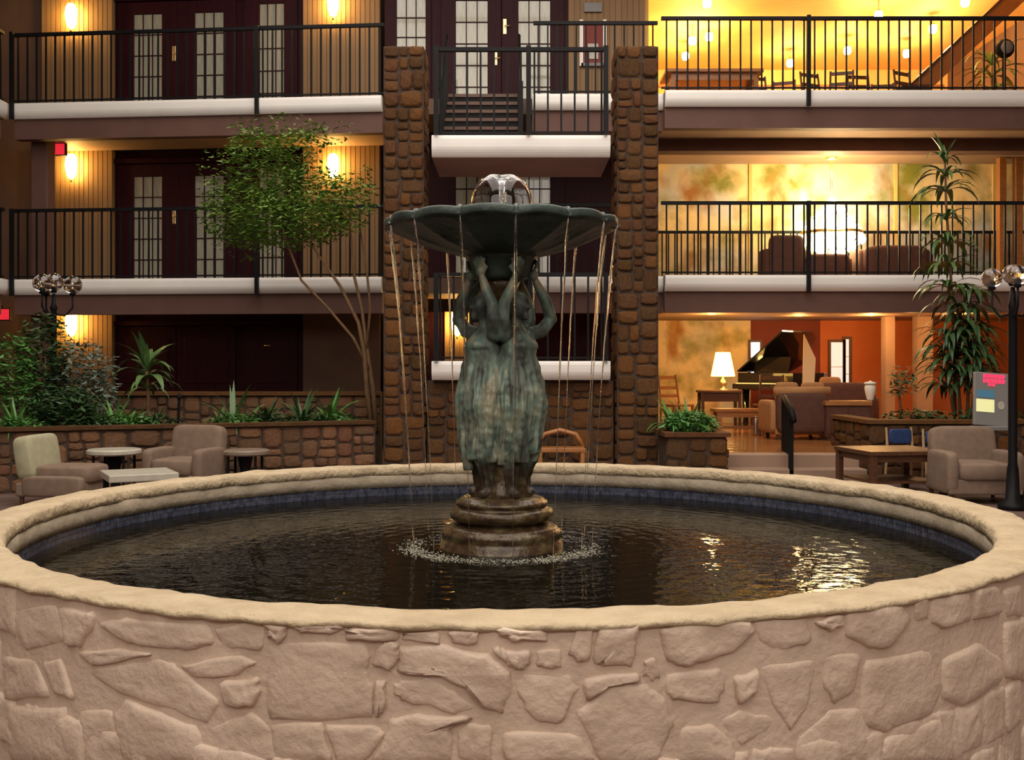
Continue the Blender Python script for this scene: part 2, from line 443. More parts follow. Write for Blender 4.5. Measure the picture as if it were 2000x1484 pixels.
struct('wall_outer_back_right', MB().box(RX0_ - 0.13, 10.5, 25.8, 26.0, 0, ROOF_Z), M_wall)
struct('wall_outer_return', MB().box(RX0_ - 0.33, RX0_ - 0.13, 19.4, 26.0, 0, ROOF_Z), M_wall)
rf = MB()
rf.box(-10.3, SKY[0], -5.2, 26, ROOF_Z, ROOF_Z + 0.2).box(SKY[1], 10.5, -5.2, 26, ROOF_Z, ROOF_Z + 0.2)
rf.box(SKY[0], SKY[1], -5.2, SKY[2], ROOF_Z, ROOF_Z + 0.2).box(SKY[0], SKY[1], SKY[3], 26, ROOF_Z, ROOF_Z + 0.2)
cl = struct('ceiling', rf, M_roof, 'atrium ceiling with a long skylight')
for i in range(1, 6):
    xx = SKY[0] + (SKY[1] - SKY[0]) * i / 6
    part(cl, 'skylight_bar', MB().box(xx - 0.04, xx + 0.04, SKY[2], SKY[3], ROOF_Z + 0.02, ROOF_Z + 0.16), M_white)
for i in range(1, 5):
    yy = SKY[2] + (SKY[3] - SKY[2]) * i / 5
    part(cl, 'skylight_bar', MB().box(SKY[0], SKY[1], yy - 0.04, yy + 0.04, ROOF_Z + 0.03, ROOF_Z + 0.15), M_white)

def fascia_profile(z1, t, d=0.10):
    """white bull-nosed slab edge, outline in (y, z), front at y = 0"""
    return [(0.03, z1), (0.008, z1 - t * 0.03), (-0.004, z1 - t * 0.09), (-0.011, z1 - t * 0.2), (-0.012, z1 - t * 0.38), (-0.011, z1 - t * 0.56), (-0.004, z1 - t * 0.68), (0.008, z1 - t * 0.79), (0.026, z1 - t * 0.9), (0.05, z1 - t), (d, z1 - t), (d, z1)]
def edge_bar(x0, x1, z1, t=SLAB, d=0.1):
    p = fascia_profile(z1, t, d); n = len(p)
    V = [(x0, a, b) for a, b in p] + [(x1, a, b) for a, b in p]
    Fc = [tuple(range(n)), tuple(range(2 * n - 1, n - 1, -1))] + [(i, i + n, (i + 1) % n + n, (i + 1) % n) for i in range(n)]
    return MB().quad_mesh(V, Fc)

def gallery(name, label, M, x0, x1, depth, zt, beam, mat_soffit=M_soffit, beam_h=0.32):
    o = thing(name, label, None, M, kind='structure')
    part(o, 'slab', MB().box(x0, x1, 0.1, depth, zt - SLAB, zt), M_wall)
    part(o, 'fascia', edge_bar(x0, x1, zt), M_white, label='white rounded slab edge')
    part(o, 'beam', MB().box(x0, x1, 0.10, 0.28, zt - SLAB - beam_h, zt - SLAB), M_beam)
    part(o, 'soffit', MB().box(x0, x1, 0.28, depth, zt - 0.47, zt - SLAB - 0.001), mat_soffit)
    return o
LWX0 = lx(22, 0.0)
gallery('floor_gallery_left_upper', 'third level gallery floor of the left wing', MLW, LWX0, -0.05, 1.5, F3, True)
gallery('floor_gallery_left_middle', 'second level gallery floor of the left wing', MLW, LWX0, -0.05, 1.5, F2, True)
MC = T(0, 16.32, 0)
CX0, CX1 = -2.0, 2.36
gallery('floor_gallery_centre_middle', 'second level gallery floor behind the landings', MC, X(1040, 16.32), CX1, 1.58, F2, True)
gallery('floor_gallery_centre_upper', 'third level gallery floor behind the landings', MC, X(1040, 16.32), CX1, 1.58, F3, True)
for zt, nm in ((F2, 'middle'), (F3, 'upper')):
    tag(link('floor_stairhead_' + nm, MB().box(CX0, X(1040, 16.32), 0.32, 1.58, zt - SLAB, zt).mesh('floor', M_wall), None, MC), 'gallery floor at the head of the stair, %s level' % nm, kind='structure')
MR = T(0, 16.1, 0)
RX0, RX1 = CX1 + 0.005, 10.15
gallery('floor_gallery_right_upper', 'third level gallery floor of the right wing', MR, RX0, RX1, 3.45, F3, True)
gallery('floor_gallery_right_middle', 'second level gallery floor of the right wing', MR, RX0, RX1, 3.45, F2, True)
struct('floor_lounge_upper', MB().box(RX0, RX1, 19.56, 24.6, F3 - 0.25, F3), M_wood)
# side gallery on the far left that comes towards the camera
ML = T(-8.14, 17.0, 0) @ RZ(PI / 2)
for zt, nm in ((F2, 'middle'), (F3, 'upper')):
    o = thing('floor_gallery_side_' + nm, 'gallery floor along the left side, %s level' % nm, None, ML, kind='structure')
    part(o, 'slab', MB().box(-14.0, 0.0, 0.1, 1.84, zt - SLAB, zt), M_wall)
    part(o, 'fascia', edge_bar(-14.0, 0.0, zt), M_white)
    part(o, 'beam', MB().box(-14.0, -0.12, 0.10, 0.28, zt - SLAB - 0.32, zt - SLAB), M_beam)
struct('wall_far_left', MB().box(-10.0, -8.12, 18.55, 18.75, 0, ROOF_Z), M_wall)

# ------------------------------------------------------------------ left wing wall: siding, door recesses
WV = 1.52
def siding(name, label, M, x0, x1, y, z0, z1, w=0.085):
    o = thing(name, label, None, M, kind='structure')
    part(o, 'backing', MB().box(x0, x1, y, y + 0.1, z0, z1), M_siding)
    n = max(1, int(round((x1 - x0) / w))); w = (x1 - x0) / n
    me = MB().box(-w / 2 + 0.006, w / 2 - 0.006, -0.018, 0, z0, z1).mesh('board', M_siding)
    for i in range(n):
        link('board', me, o, T(x0 + (i + 0.5) * w, y, 0))
    return o
levels = [(0.0, F2 - 0.47, 'ground'), (F2, F3 - 0.47, 'middle'), (F3, 8.6, 'upper')]
xa, xb, xc, xd = lx(82, WV), lx(220, WV), lx(592, WV), lx(742, WV)
xl0 = lx(-60, WV)
for z0, z1, nm in levels:
    siding('wall_siding_outer_' + nm, 'tan ribbed wall strip at the far left, %s level' % nm, MLW, xa, xb, WV, z0, z1)
    if nm == 'ground':
        tag(link('wall_inner_ground', MB().box(xc, xd, WV, WV + 0.1, z0, z1).mesh('wall', M_wall), None, MLW), 'plain dark brown wall beside the stone pier, ground level', kind='structure')
    else:
        siding('wall_siding_inner_' + nm, 'tan ribbed wall strip beside the stone pier, %s level' % nm, MLW, xc, xd, WV, z0, z1)
    tag(link('wall_recess_' + nm, MB().box(xb, xc, WV + 0.12, WV + 0.25, z0, z1).mesh('wall', M_maroon), None, MLW), 'dark maroon door recess, %s level' % nm, kind='structure')
    tag(link('wall_corner_' + nm, MB().box(xl0, xa, WV + 0.05, WV + 0.2, z0, z1).mesh('wall', M_wall), None, MLW), 'brown wall at the far left corner, %s level' % nm, kind='structure')
    part(bpy.data.objects['wall_recess_' + nm], 'head_trim', MB().box(xb, xc, WV + 0.04, WV + 0.12, z0 + 2.16, z0 + 2.24), M_maroon)

DOORN = [0]
def french_leaf(M, x0, x1, y, z0, z1, gx0, gx1, gz0, gz1, nx, nz, label, handle=None, gm=None):
    """one door leaf: stiles, rails, muntins, each light its own pane"""
    DOORN[0] += 1
    o = thing('door_%d' % DOORN[0], label, None, M, kind='structure')
    fr = MB()
    fr.box(x0, gx0, y - 0.045, y, z0, z1).box(gx1, x1, y - 0.045, y, z0, z1)
    fr.box(gx0, gx1, y - 0.045, y, z0, gz0).box(gx0, gx1, y - 0.045, y, gz1, z1)
    part(o, 'leaf_frame', fr, M_maroon, bevel=0.006)
    if gz0 - z0 > 0.3:
        part(o, 'bottom_panel', MB().box(gx0 + 0.03, gx1 - 0.03, y - 0.058, y - 0.045, z0 + 0.12, gz0 - 0.1), M_maroon, bevel=0.005)
    pw, ph = (gx1 - gx0) / nx, (gz1 - gz0) / nz
    pm = MB().box(-pw / 2 + 0.006, pw / 2 - 0.006, 0, 0.006, -ph / 2 + 0.006, ph / 2 - 0.006).mesh('pane', gm or M_doorlight)
    for i in range(nx):
        for j in range(nz):
            link('pane', pm, o, T(gx0 + (i + 0.5) * pw, y - 0.022, gz0 + (j + 0.5) * ph))
    for i in range(1, nx):
        part(o, 'muntin', MB().box(gx0 + i * pw - 0.008, gx0 + i * pw + 0.008, y - 0.04, y - 0.012, gz0, gz1), M_maroon)
    for j in range(1, nz):
        part(o, 'muntin', MB().box(gx0, gx1, y - 0.038, y - 0.014, gz0 + j * ph - 0.008, gz0 + j * ph + 0.008), M_maroon)
    if handle:
        hx, hz, hh = handle
        h = part(o, 'handle', MB().box(hx - 0.03, hx + 0.03, y - 0.056, y - 0.045, hz - hh / 2, hz + hh / 2), M_brass, label='brass handle plate', bevel=0.004)
        part(h, 'lever', MB().tube([(hx, y - 0.05, hz), (hx, y - 0.10, hz), (hx + 0.09, y - 0.10, hz)], 0.009, 8), M_brass, smooth=True)
    return o
yv = WV + 0.11
for fl, nm in ((F2, 'second'), (F3, 'third')):
    r0, r1 = lx(232, yv), lx(345.5, yv); r2 = lx(462, yv)
    top = fl + 2.14
    french_leaf(MLW, r0, r1, yv, fl, top, lx(263, yv), lx(318, yv), fl + 0.1, fl + 1.93, 3, 5,
                'left leaf of the curtained french doors on the %s level' % nm, (r1 - 0.03, fl + 1.22, 0.26))
    french_leaf(MLW, r1 + 0.006, r2, yv, fl, top, lx(382, yv), lx(438, yv), fl + 0.1, fl + 1.93, 3, 5,
                'right leaf of the curtained french doors on the %s level' % nm)
    french_leaf(MLW, lx(478, yv), lx(582, yv), yv, fl, top, lx(508, yv), lx(556, yv), fl + 0.1, fl + 2.05, 3, 5,
                'single glazed door beside the inner siding on the %s level' % nm)
# ground level: plain dark doors with panels
for i, (a, c, hpx) in enumerate(((232, 345, None), (347, 462, None), (478, 582, 528))):
    DOORN[0] += 1
    x0, x1 = lx(a, yv), lx(c, yv)
    o = thing('door_%d' % DOORN[0], ['leftmost dark wooden door behind the left planter', 'middle dark wooden door behind the left planter', 'dark wooden ground level door with a bright brass handle'][i], None, MLW, kind='structure')
    part(o, 'leaf', MB().box(x0, x1, yv - 0.045, yv, 0, 2.14), M_maroon)
    for (p0, p1) in ((0.2, 0.95), (1.15, 1.95)):
        part(o, 'panel', MB().box(x0 + 0.14, x1 - 0.14, yv - 0.06, yv - 0.045, p0, p1), M_maroon, bevel=0.008)
    if hpx:
        hx = lx(hpx, yv - 0.05); hz = lz(675, hx, yv)
        h = part(o, 'handle', MB().box(hx - 0.028, hx + 0.028, yv - 0.058, yv - 0.045, hz - 0.14, hz + 0.14), M_brass, label='bright brass handle plate', bevel=0.004)
        part(h, 'lever', MB().tube([(hx, yv - 0.05, hz), (hx, yv - 0.1, hz), (hx - 0.09, yv - 0.1, hz)], 0.01, 8), M_brass, smooth=True)

# square column at the corner
for z0, z1, nm in levels[:2]:
    x0, x1 = lx(60, 0.45), lx(92, 0.45)
    o = tag(link('trim_column_' + nm, MB().box(x0, x1, 0.45, 0.72, z0, z1).mesh('column', M_beam), None, MLW), 'square brown column at the gallery corner, %s level' % nm, kind='structure')
    bev(o, 0.015)

# ------------------------------------------------------------------ centre: walls behind the stair
for z0, z1, nm in levels:
    tag(link('wall_centre_' + nm, MB().box(CX0 - 0.1, X(1110, 17.95), 17.95, 18.1, z0, z1).mesh('wall', M_maroon), None), 'dark maroon wall behind the stair, %s level' % nm, kind='structure')
    if nm == 'upper':
        siding('wall_siding_centre_' + nm, 'tan ribbed wall behind the right stone pier, %s level' % nm, None, X(1110, 17.95), X(1259, 17.95), 17.93, z0, z1, 0.1)
    else:
        tag(link('wall_centre_right_' + nm, MB().box(X(1110, 17.95), X(1259, 17.95) + 0.12, 17.95, 18.1, z0, z1).mesh('wall', M_maroon)), 'dark maroon wall behind the right stone pier, %s level' % nm, kind='structure')
I4 = None
y3 = 17.93
for fl, nm in ((F2, 'second'), (F3, 'third')):
    if nm == 'third':
        french_leaf(I4, X(752, y3), X(842, y3), y3, fl, fl + 2.14, X(775, y3), X(832, y3), fl + 0.7, fl + 2.04, 3, 4, 'curtained window panel beside the stair doors on the %s level' % nm)
    french_leaf(I4, X(862, y3), X(979, y3), y3, fl, fl + 2.14, X(890, y3), X(953, y3), fl + 0.15, fl + 2.0, 3, 5,
                'left leaf of the doors at the stair head on the %s level' % nm, (X(968, y3), fl + 1.0, 0.22))
    french_leaf(I4, X(980, y3), X(1102, y3), y3, fl, fl + 2.14, X(1012, y3), X(1075, y3), fl + 0.15, fl + 2.0, 3, 5,
                'right leaf of the doors at the stair head on the %s level' % nm, (X(986, y3), fl + 1.55, 0.26))
# framed case on the tan wall and plaque above it
o = thing('wall_case', 'white framed wall case with a small plaque above it', 'wall case', T(X(1158, 17.9), 17.90, Z(130, 17.9)))
hw = 0.20
part(o, 'backing', MB().box(-hw + 0.03, hw - 0.03, -0.03, 0, 0.03, 0.76), M_red)
for sx in (-1, 1):
    part(o, 'frame_side', MB().box(sx * hw - 0.03, sx * hw + 0.03, -0.05, 0, 0, 0.79), M_white)
part(o, 'frame_bottom', MB().box(-hw, hw, -0.05, 0, 0, 0.05), M_grey)
part(o, 'card', MB().box(-0.09, 0.09, -0.042, -0.03, 0.12, 0.38), M_tabletop)
part(o, 'plaque', MB().box(-0.15, 0.15, -0.03, 0, 0.93, 1.08), M_grey)

# ------------------------------------------------------------------ railings
def railing(label, M, x0, x1, z0, h, pitch, posts=(), group='iron balcony railings', rail_r=0.026, bal=0.012, post_drop=0.0, bend=False):
    o = thing('iron_railing', label, 'railing', M @ T(0, 0, z0), group)
    part(o, 'top_rail', MB().box(x0, x1, -0.03, 0.03, h - 0.05, h), M_rail)
    part(o, 'bottom_rail', MB().box(x0, x1, -0.015, 0.015, 0.03, 0.055), M_rail)
    n = int((x1 - x0) / pitch)
    if bend:
        me = MB().tube([(0, 0, 0.0), (0, 0, h * 0.3), (0.012, 0, h * 0.18), (0, 0, 0.05)][1:2] + [(0, 0, h * 0.42), (0, 0, h - 0.04)], bal, 6).tube([(0, 0, 0.04), (0, -0.02, h * 0.2), (0, 0, h * 0.42)], bal, 6).mesh('baluster', M_rail)
    else:
        me = MB().box(-bal, bal, -bal, bal, 0.0, h - 0.04).mesh('baluster', M_rail)
    for i in range(n + 1):
        x = x0 + (i + 0.5) * (x1 - x0) / (n + 1)
        if any(abs(x - p) < 0.04 for p in posts): continue
        link('baluster', me, o, T(x, 0, 0))
    for p in posts:
        part(o, 'post', MB().box(p - 0.03, p + 0.03, -0.135, -0.085, -post_drop, h - 0.01).box(p - 0.02, p + 0.02, -0.09, 0.0, h - 0.06, h - 0.02), M_rail)
    return o
RH = 1.14
for zt, nm in ((F3, 'third'), (F2, 'second')):
    railing('black iron railing along the left %s level gallery' % nm, MLW @ T(0, 0.07, 0), LWX0, -0.02, zt, RH, 0.158, (lx(503, 0), LWX0 + 0.03), post_drop=SLAB + 0.02)
    railing('black iron railing along the right %s level gallery' % nm, MR @ T(0, 0.07, 0), RX0 - 0.06, RX1, zt, RH, 0.165, (X(1578, 16.1),), post_drop=SLAB + 0.01)
    railing('black iron railing of the %s level side gallery at the left edge' % nm, ML @ T(0, 0.07, 0), -9.0, -0.12, zt, RH, 0.16, ())
    railing('black iron railing across the %s level floor behind the right stone pier' % nm, MC @ T(0, 0.07, 0), X(1042, 16.32), CX1 - 0.08, zt, RH, 0.16, ())
railing('inner iron railing before the painted wall on the right second level', T(0, 19.25, 0), RX0 + 0.1, RX1, F2, 1.09, 0.12, ())

# ------------------------------------------------------------------ stone pieces
def unit_stone(seed, m_=None):
    r = random.Random(seed)
    n = 8
    base = []
    for k in range(n):
        t = 2 * PI * (k + 0.5) / n
        c, s = math.cos(t), math.sin(t)
        e = 0.5
        x = math.copysign(abs(c) ** e, c) * 0.5 * r.uniform(0.86, 1.0)
        z = math.copysign(abs(s) ** e, s) * 0.5 * r.uniform(0.86, 1.0)
        base.append((x, z))
    V = [(x, 0.3, z) for x, z in base] + [(x, -0.45, z) for x, z in base]
    V += [(x * 0.8, -0.85 * r.uniform(0.85, 1.1), z * 0.8) for x, z in base] + [(0, -1.0, 0)]
    Fc = []
    for q in range(2):
        for k in range(n):
            k2 = (k + 1) % n
            Fc.append((q * n + k, q * n + k2, (q + 1) * n + k2, (q + 1) * n + k))
    Fc += [(2 * n + k, 2 * n + (k + 1) % n, 3 * n) for k in range(n)]
    return MB().quad_mesh(V, Fc).mesh('stone', m_ or M_stone)
STONES = [unit_stone(s) for s in range(10)]
STONES2 = [unit_stone(s + 20, M_stone2) for s in range(10)]
def stone_face(parent, M, w, h, rh, mw, depth=0.05, pool=None):
    """irregular rubble of separate stones on the plane y = 0 facing -y"""
    def cut(x0, x1, z0, z1):
        a, c = x1 - x0, z1 - z0
        if a > mw * ru(1.0, 1.7) or (a > mw * 0.8 and a > 2.2 * c):
            t = x0 + a * ru(0.36, 0.64); cut(x0, t, z0, z1); cut(t, x1, z0, z1)
        elif c > rh * ru(1.0, 1.8):
            t = z0 + c * ru(0.36, 0.64); cut(x0, x1, z0, t); cut(x0, x1, t, z1)
        else:
            link('stone', random.choice(pool or STONES), parent, M @ T((x0 + x1) / 2, 0, (z0 + z1) / 2) @ RY(random.choice((0, PI))) @ RY(ru(-0.05, 0.05)) @ S(a * 1.0, depth * ru(0.5, 1.2), c * 1.0))
    n = max(1, int(h / (rh * 4)))
    for i in range(n): cut(0, w, h * i / n, h * (i + 1) / n)

# stone piers
PD = 13.42
for (a, c, nm, inner) in ((744, 832, 'left', 1), (1201, 1291, 'right', -1)):
    x0, x1 = X(a, PD), X(c, PD)
    ht = Z(88, PD)
    o = thing('stone_pier', 'tall brown stone pier on the %s of the stair landings' % nm, 'pier', T(x0, PD, 0), 'stone piers')
    w = x1 - x0
    part(o, 'core', MB().box(0.03, w - 0.03, 0.03, 0.62, 0, ht - 0.01), M_mortar)
    stone_face(o, T(0.03, 0.035, 0), w - 0.06, ht, 0.19, 0.26)
    if inner > 0:
        stone_face(o, T(w - 0.03, 0.05, 0) @ RZ(PI / 2), 0.56, ht, 0.22, 0.3, 0.03)
    else:
        stone_face(o, T(0.03, 0.61, 0) @ RZ(-PI / 2), 0.56, ht, 0.22, 0.3, 0.03)
# stair landings
LX0, LX1 = X(836, 13.3), X(1203, 13.3)
LXW = (LX0 + 0.045, LX1 - 0.07)
def landing(label, z1, t, y1):
    o = thing('stair_landing', label, 'landing', T(0, 13.3, 0), 'stair landings')
    part(o, 'fascia', edge_bar(LXW[0], LXW[1], z1, t), M_white, label='white rounded slab edge')
    part(o, 'slab', MB().box(LXW[0], LXW[1], 0.1, y1 - 13.3, z1 - t, z1), M_landing)
    return o
ZL2 = Z(263, 13.3); ZL1 = Z(705, 13.3)
landing('upper stair landing between the two stone piers', ZL2, (305 - 263) / F * 13.3, 14.75)
landing('lower stair landing seen behind the bronze statue', ZL1, (742 - 705) / F * 13.3, 14.75)
railing('black iron railing on the upper stair landing', T(0, 13.38, 0), LXW[0] + 0.02, LXW[1] - 0.02, ZL2, 1.13, 0.175, (LXW[0] + 0.06, X(1032, 13.4), LXW[1] - 0.06))
railing('black iron railing on the lower stair landing', T(0, 13.38, 0), LXW[0] + 0.02, LXW[1] - 0.02, ZL1, 1.13, 0.175, (LXW[0] + 0.06, LXW[1] - 0.06))
sxa, sxb = X(862, 14.75), X(1012, 14.75)
for zb, zt, nm in ((ZL2, F3, 'upper'), (ZL1, F2, 'lower')):
    o = thing('stair_flight', '%s flight of dark steps rising to the gallery doors' % nm, 'stairs', T(0, 14.76, zb), 'stair flights')
    sxa, sxb = (X(862, 14.75), X(1012, 14.75)) if nm == 'upper' else (X(921, 14.75), X(1030, 14.75))
    n = 7; rise = (zt - zb) / n; run = (16.62 - 14.76) / n
    for i in range(n):
        part(o, 'step', MB().box(sxa, sxb, i * run, (i + 1) * run + 0.02, (i + 1) * rise - 0.05, (i + 1) * rise), M_dwood)
        part(o, 'riser', MB().box(sxa, sxb, i * run + 0.02, i * run + 0.04, i * rise, (i + 1) * rise - 0.05), M_matblack)
    for sx in (sxa - 0.05, sxb + 0.005):
        pts = [(0, -0.02), (n * run, n * rise - 0.02), (n * run, n * rise - 0.3), (0.1, -0.24)]
        Mx = Matrix(((0, 1, 0, sx), (1, 0, 0, 0), (0, 0, 1, 0), (0, 0, 0, 1)))
        part(o, 'stringer', MB().prism(pts, 0, 0.045, Mx), M_matblack)
        part(o, 'handrail', MB().tube([(sx + 0.02, 0.05, 1.0), (sx + 0.02, n * run, n * rise + 1.0)], 0.025, 8), M_rail, smooth=True)
        for i in range(n):
            part(o, 'baluster', MB().box(sx + 0.01, sx + 0.032, (i + 0.5) * run - 0.01, (i + 0.5) * run + 0.01, (i + 0.5) * rise - 0.05, (i + 0.5) * rise + 1.0), M_rail)
    part(o, 'newel_post', MB().box(sxb, sxb + 0.07, -0.02, 0.05, 0, 1.08), M_rail)
# stone wall under the lower landing
x0, x1 = X(832, PD), X(1201, PD)
o = thing('wall_stone_under_landing', 'brown stone wall below the lower landing', None, T(x0 + 0.01, 13.50, 0), kind='structure')
part(o, 'core', MB().box(0, x1 - x0 - 0.02, 0.02, 0.3, 0, ZL1 - 0.25), M_mortar)
stone_face(o, T(0, 0.03, 0), x1 - x0 - 0.02, ZL1 - 0.26, 0.2, 0.3)

# ------------------------------------------------------------------ wall sconces
def sconce(M, label):
    o = thing('wall_sconce', label, 'wall lamp', M, 'lit wall sconces')
    part(o, 'back_plate', MB().box(-0.05, 0.05, -0.02, 0, -0.12, 0.12), M_brass)
    part(o, 'glass_shade', MB().lathe([(0.0, -0.22), (0.05, -0.20), (0.085, -0.1), (0.1, 0.03), (0.09, 0.14), (0.055, 0.205), (0.0, 0.215)], 16, (0, -0.13, 0)), M_sconce, smooth=True)
    part(o, 'finial', MB().lathe([(0.0, 0.0), (0.02, 0.005), (0.012, 0.03), (0.018, 0.045), (0.0, 0.06)], 10, (0, -0.13, -0.28)), M_brass, smooth=True)
    return o
for px, side in ((140, 'outer'), (651, 'inner')):
    for py, nm in ((32, 'third'), (325, 'second'), (632, 'ground')):
        if px == 651 and nm == 'ground': continue
        if py == 32 and px == 651: py = 8
        x = lx(px, WV - 0.13)
        sconce(MLW @ T(x, WV - 0.02, lz(py, x, WV - 0.13)), 'glowing amber sconce on the %s siding strip, %s level' % (side, nm))
siding('wall_siding_stair_ground', 'narrow tan ribbed strip behind the sconce beside the statue', None, X(868, 17.9), X(918, 17.9), 17.93, 0, F2 - 0.47, 0.08)
sconce(T(X(893, 17.8), 17.905, Z(630, 17.8)), 'glowing amber sconce seen beside the statue above the lower landing')

# red exit signs
def exit_sign(M, label):
    o = thing('exit_sign', label, 'sign', M, 'red exit signs')
    part(o, 'housing', MB().box(-0.17, 0.17, -0.02, 0.05, -0.105, 0.105), M_matblack)
    part(o, 'lit_face', MB().box(-0.155, 0.155, -0.028, -0.02, -0.09, 0.09), M_exit)
    part(o, 'bracket', MB().box(-0.02, 0.02, -0.0, 0.03, 0.105, 0.15), M_matblack)
x = lx(110, 0.9)
exit_sign(MLW @ T(x, 0.9, lz(292, x, 0.9)), 'glowing red sign beside the corner column on the second level')
x = lx(2, 0.9)
exit_sign(MLW @ T(x, 0.9, lz(614, x, 0.9)), 'glowing red sign at the left edge on the ground level')

# ------------------------------------------------------------------ planters on the left
PA, PB = Vector((-6.75, 11.35)), Vector((-1.74, 13.36))
pdv = PB - PA; pl = pdv.length; pang = math.atan2(pdv.y, pdv.x)
MP = T(PA.x, PA.y, 0) @ RZ(pang)
o = thing('stone_planter', 'long low brown stone planter wall behind the left seating', 'planter', MP, 'stone planters')
PH = 0.74
part(o, 'core', MB().box(0, pl, 0.02, 0.25, 0, PH - 0.04), M_mortar)
part(o, 'cap', MB().box(-0.03, pl, -0.04, 0.27, PH - 0.04, PH), M_stone)
stone_face(o, T(0, 0.03, 0), pl, PH - 0.05, 0.17, 0.34, pool=STONES2)
part(o, 'soil', MB().slab([(0.2, 0.25), (pl, 0.25), (pl + 0.1, 1.3), (1.6, 3.2), (0.2, 3.2)], 0.0, 0.62), M_soil)
part(o, 'core', MB().box(0.02, 0.2, 0.25, 3.6, 0, PH - 0.04), M_mortar)
part(o, 'cap', MB().box(-0.03, 0.25, 0.27, 3.6, PH - 0.04, PH), M_stone)
stone_face(o, T(0.03, 3.6, 0) @ RZ(-PI / 2), 3.6, PH - 0.05, 0.17, 0.34, pool=STONES2)
UW = 14.85
ux0, ux1 = X(150, UW), X(742, UW)
o = thing('stone_retaining_wall', 'upper stone wall behind the plants on the left', 'wall', T(ux0, UW, 0), 'stone planters')
part(o, 'core', MB().box(0, ux1 - ux0, 0.02, 0.3, 0, Z(768, UW) - 0.03), M_mortar)
part(o, 'cap', MB().box(-0.02, ux1 - ux0, -0.05, 0.32, Z(768, UW) - 0.03, Z(768, UW) + 0.02), M_stone)
stone_face(o, T(0, 0.03, 0.5), ux1 - ux0, Z(768, UW) - 0.54, 0.16, 0.3, pool=STONES2)
# ------------------------------------------------------------------ planters on the right
DPR = 12.4
x0, x1 = X(1301, DPR), X(1424, DPR)
RPH = Z(845, DPR)
o = thing('stone_planter', 'small square stone planter with ferns by the lounge steps', 'planter', T(x0, DPR, 0), 'stone planters')
w = x1 - x0
part(o, 'core', MB().box(0.03, w - 0.03, 0.03, 0.85, 0, RPH - 0.04), M_mortar)
part(o, 'cap', MB().box(-0.02, w + 0.02, -0.02, 0.12, RPH - 0.05, RPH).box(-0.02, 0.12, 0.12, 0.88, RPH - 0.05, RPH).box(w - 0.12, w + 0.02, 0.12, 0.88, RPH - 0.05, RPH).box(0.12, w - 0.12, 0.76, 0.88, RPH - 0.05, RPH), M_stone)
part(o, 'soil', MB().box(0.1, w - 0.1, 0.1, 0.78, RPH - 0.1, RPH - 0.03), M_soil)
stone_face(o, T(0, 0.035, 0), w, RPH - 0.06, 0.18, 0.3)
stone_face(o, T(w - 0.035, 0.03, 0) @ RZ(PI / 2), 0.82, RPH - 0.06, 0.18, 0.3)
DRR = 13.35
x0, x1 = X(1697, DRR), 8.6
RRH = Z(820, DRR)
o = thing('stone_planter', 'long stone planter holding the tall dracaena on the right', 'planter', T(x0, DRR, 0), 'stone planters')
w = x1 - x0
part(o, 'core', MB().box(0.03, w, 0.03, 0.2, 0, RRH - 0.05).box(0.03, 0.2, 0.2, 1.6, 0, RRH - 0.05), M_mortar)
part(o, 'cap', MB().box(-0.02, w, -0.02, 0.22, RRH - 0.05, RRH).box(-0.02, 0.22, 0.22, 1.6, RRH - 0.05, RRH), M_stone)
part(o, 'soil', MB().box(0.2, w, 0.2, 1.6, 0.35, RRH - 0.12), M_soil)
stone_face(o, T(0, 0.035, 0), w, RRH - 0.06, 0.19, 0.34)
stone_face(o, T(0.035, 1.6, 0) @ RZ(-PI / 2), 1.6, RRH - 0.06, 0.19, 0.34)

# ------------------------------------------------------------------ right wing rooms
# ground lounge, raised two steps
LF = 0.32
lo = thing('floor_lounge', 'raised polished wood floor of the ground lounge', None, T(0, 13.55, 0), kind='structure')
part(lo, 'base', MB().box(2.7, 10.15, 0.03, 7.75, 0, LF - 0.02), M_dwood)
pm = MB().box(-0.72, 0.72, 0.004, 0.146, LF - 0.02, LF).mesh('plank', M_woodfl)
row = 0
y = 0.03
while y < 7.7:
    xs = 2.72 + (row % 3) * 0.45 - 0.5
    while xs < 6.8:
        a, c = max(2.71, xs), min(7.2, xs + 1.45)
        if c - a > 0.1 and y < 5.0:
            link('plank', pm, lo, T((a + c) / 2, y, 0) @ S((c - a) / 1.45, 1, 1))
        xs += 1.45
    y += 0.15; row += 1
part(lo, 'plank_field', MB().box(7.2, 10.15, 0.03, 7.7, LF - 0.02, LF).box(2.71, 7.2, 5.1, 7.7, LF - 0.02, LF), M_woodfl)
st = thing('entry_steps', 'two low steps up to the ground lounge', 'steps', T(2.68, 12.95, 0))
part(st, 'step', MB().box(0, 1.72, 0.30, 0.60, 0, LF), M_soffit, bevel=0.012)
part(st, 'step', MB().box(0, 1.72, 0.0, 0.30, 0, LF / 2), M_soffit, bevel=0.012)
BY = 21.2
struct('wall_lounge_mural', MB().box(RX0, X(1466, BY), BY, BY + 0.15, 0, 2.4), M_mural, 'wall painted in yellow and green behind the table lamp')
struct('wall_lounge_red', MB().box(X(1466, BY), X(1602, BY), BY, BY + 0.15, 0, 2.4), M_red, 'dark red wall behind the piano')
struct('wall_lounge_orange', MB().box(X(1602, BY), 10.2, BY, BY + 0.15, 0, 2.4), M_orange, 'burnt orange wall of the ground lounge')
struct('wall_lounge_side', MB().box(RX0 - 0.1, RX0, 18.1, BY, 0, 2.4), M_soffit)
struct('ceiling_lounge', MB().box(RX0, RX1, 19.55, BY + 0.15, 2.38, 2.5), M_soffit)
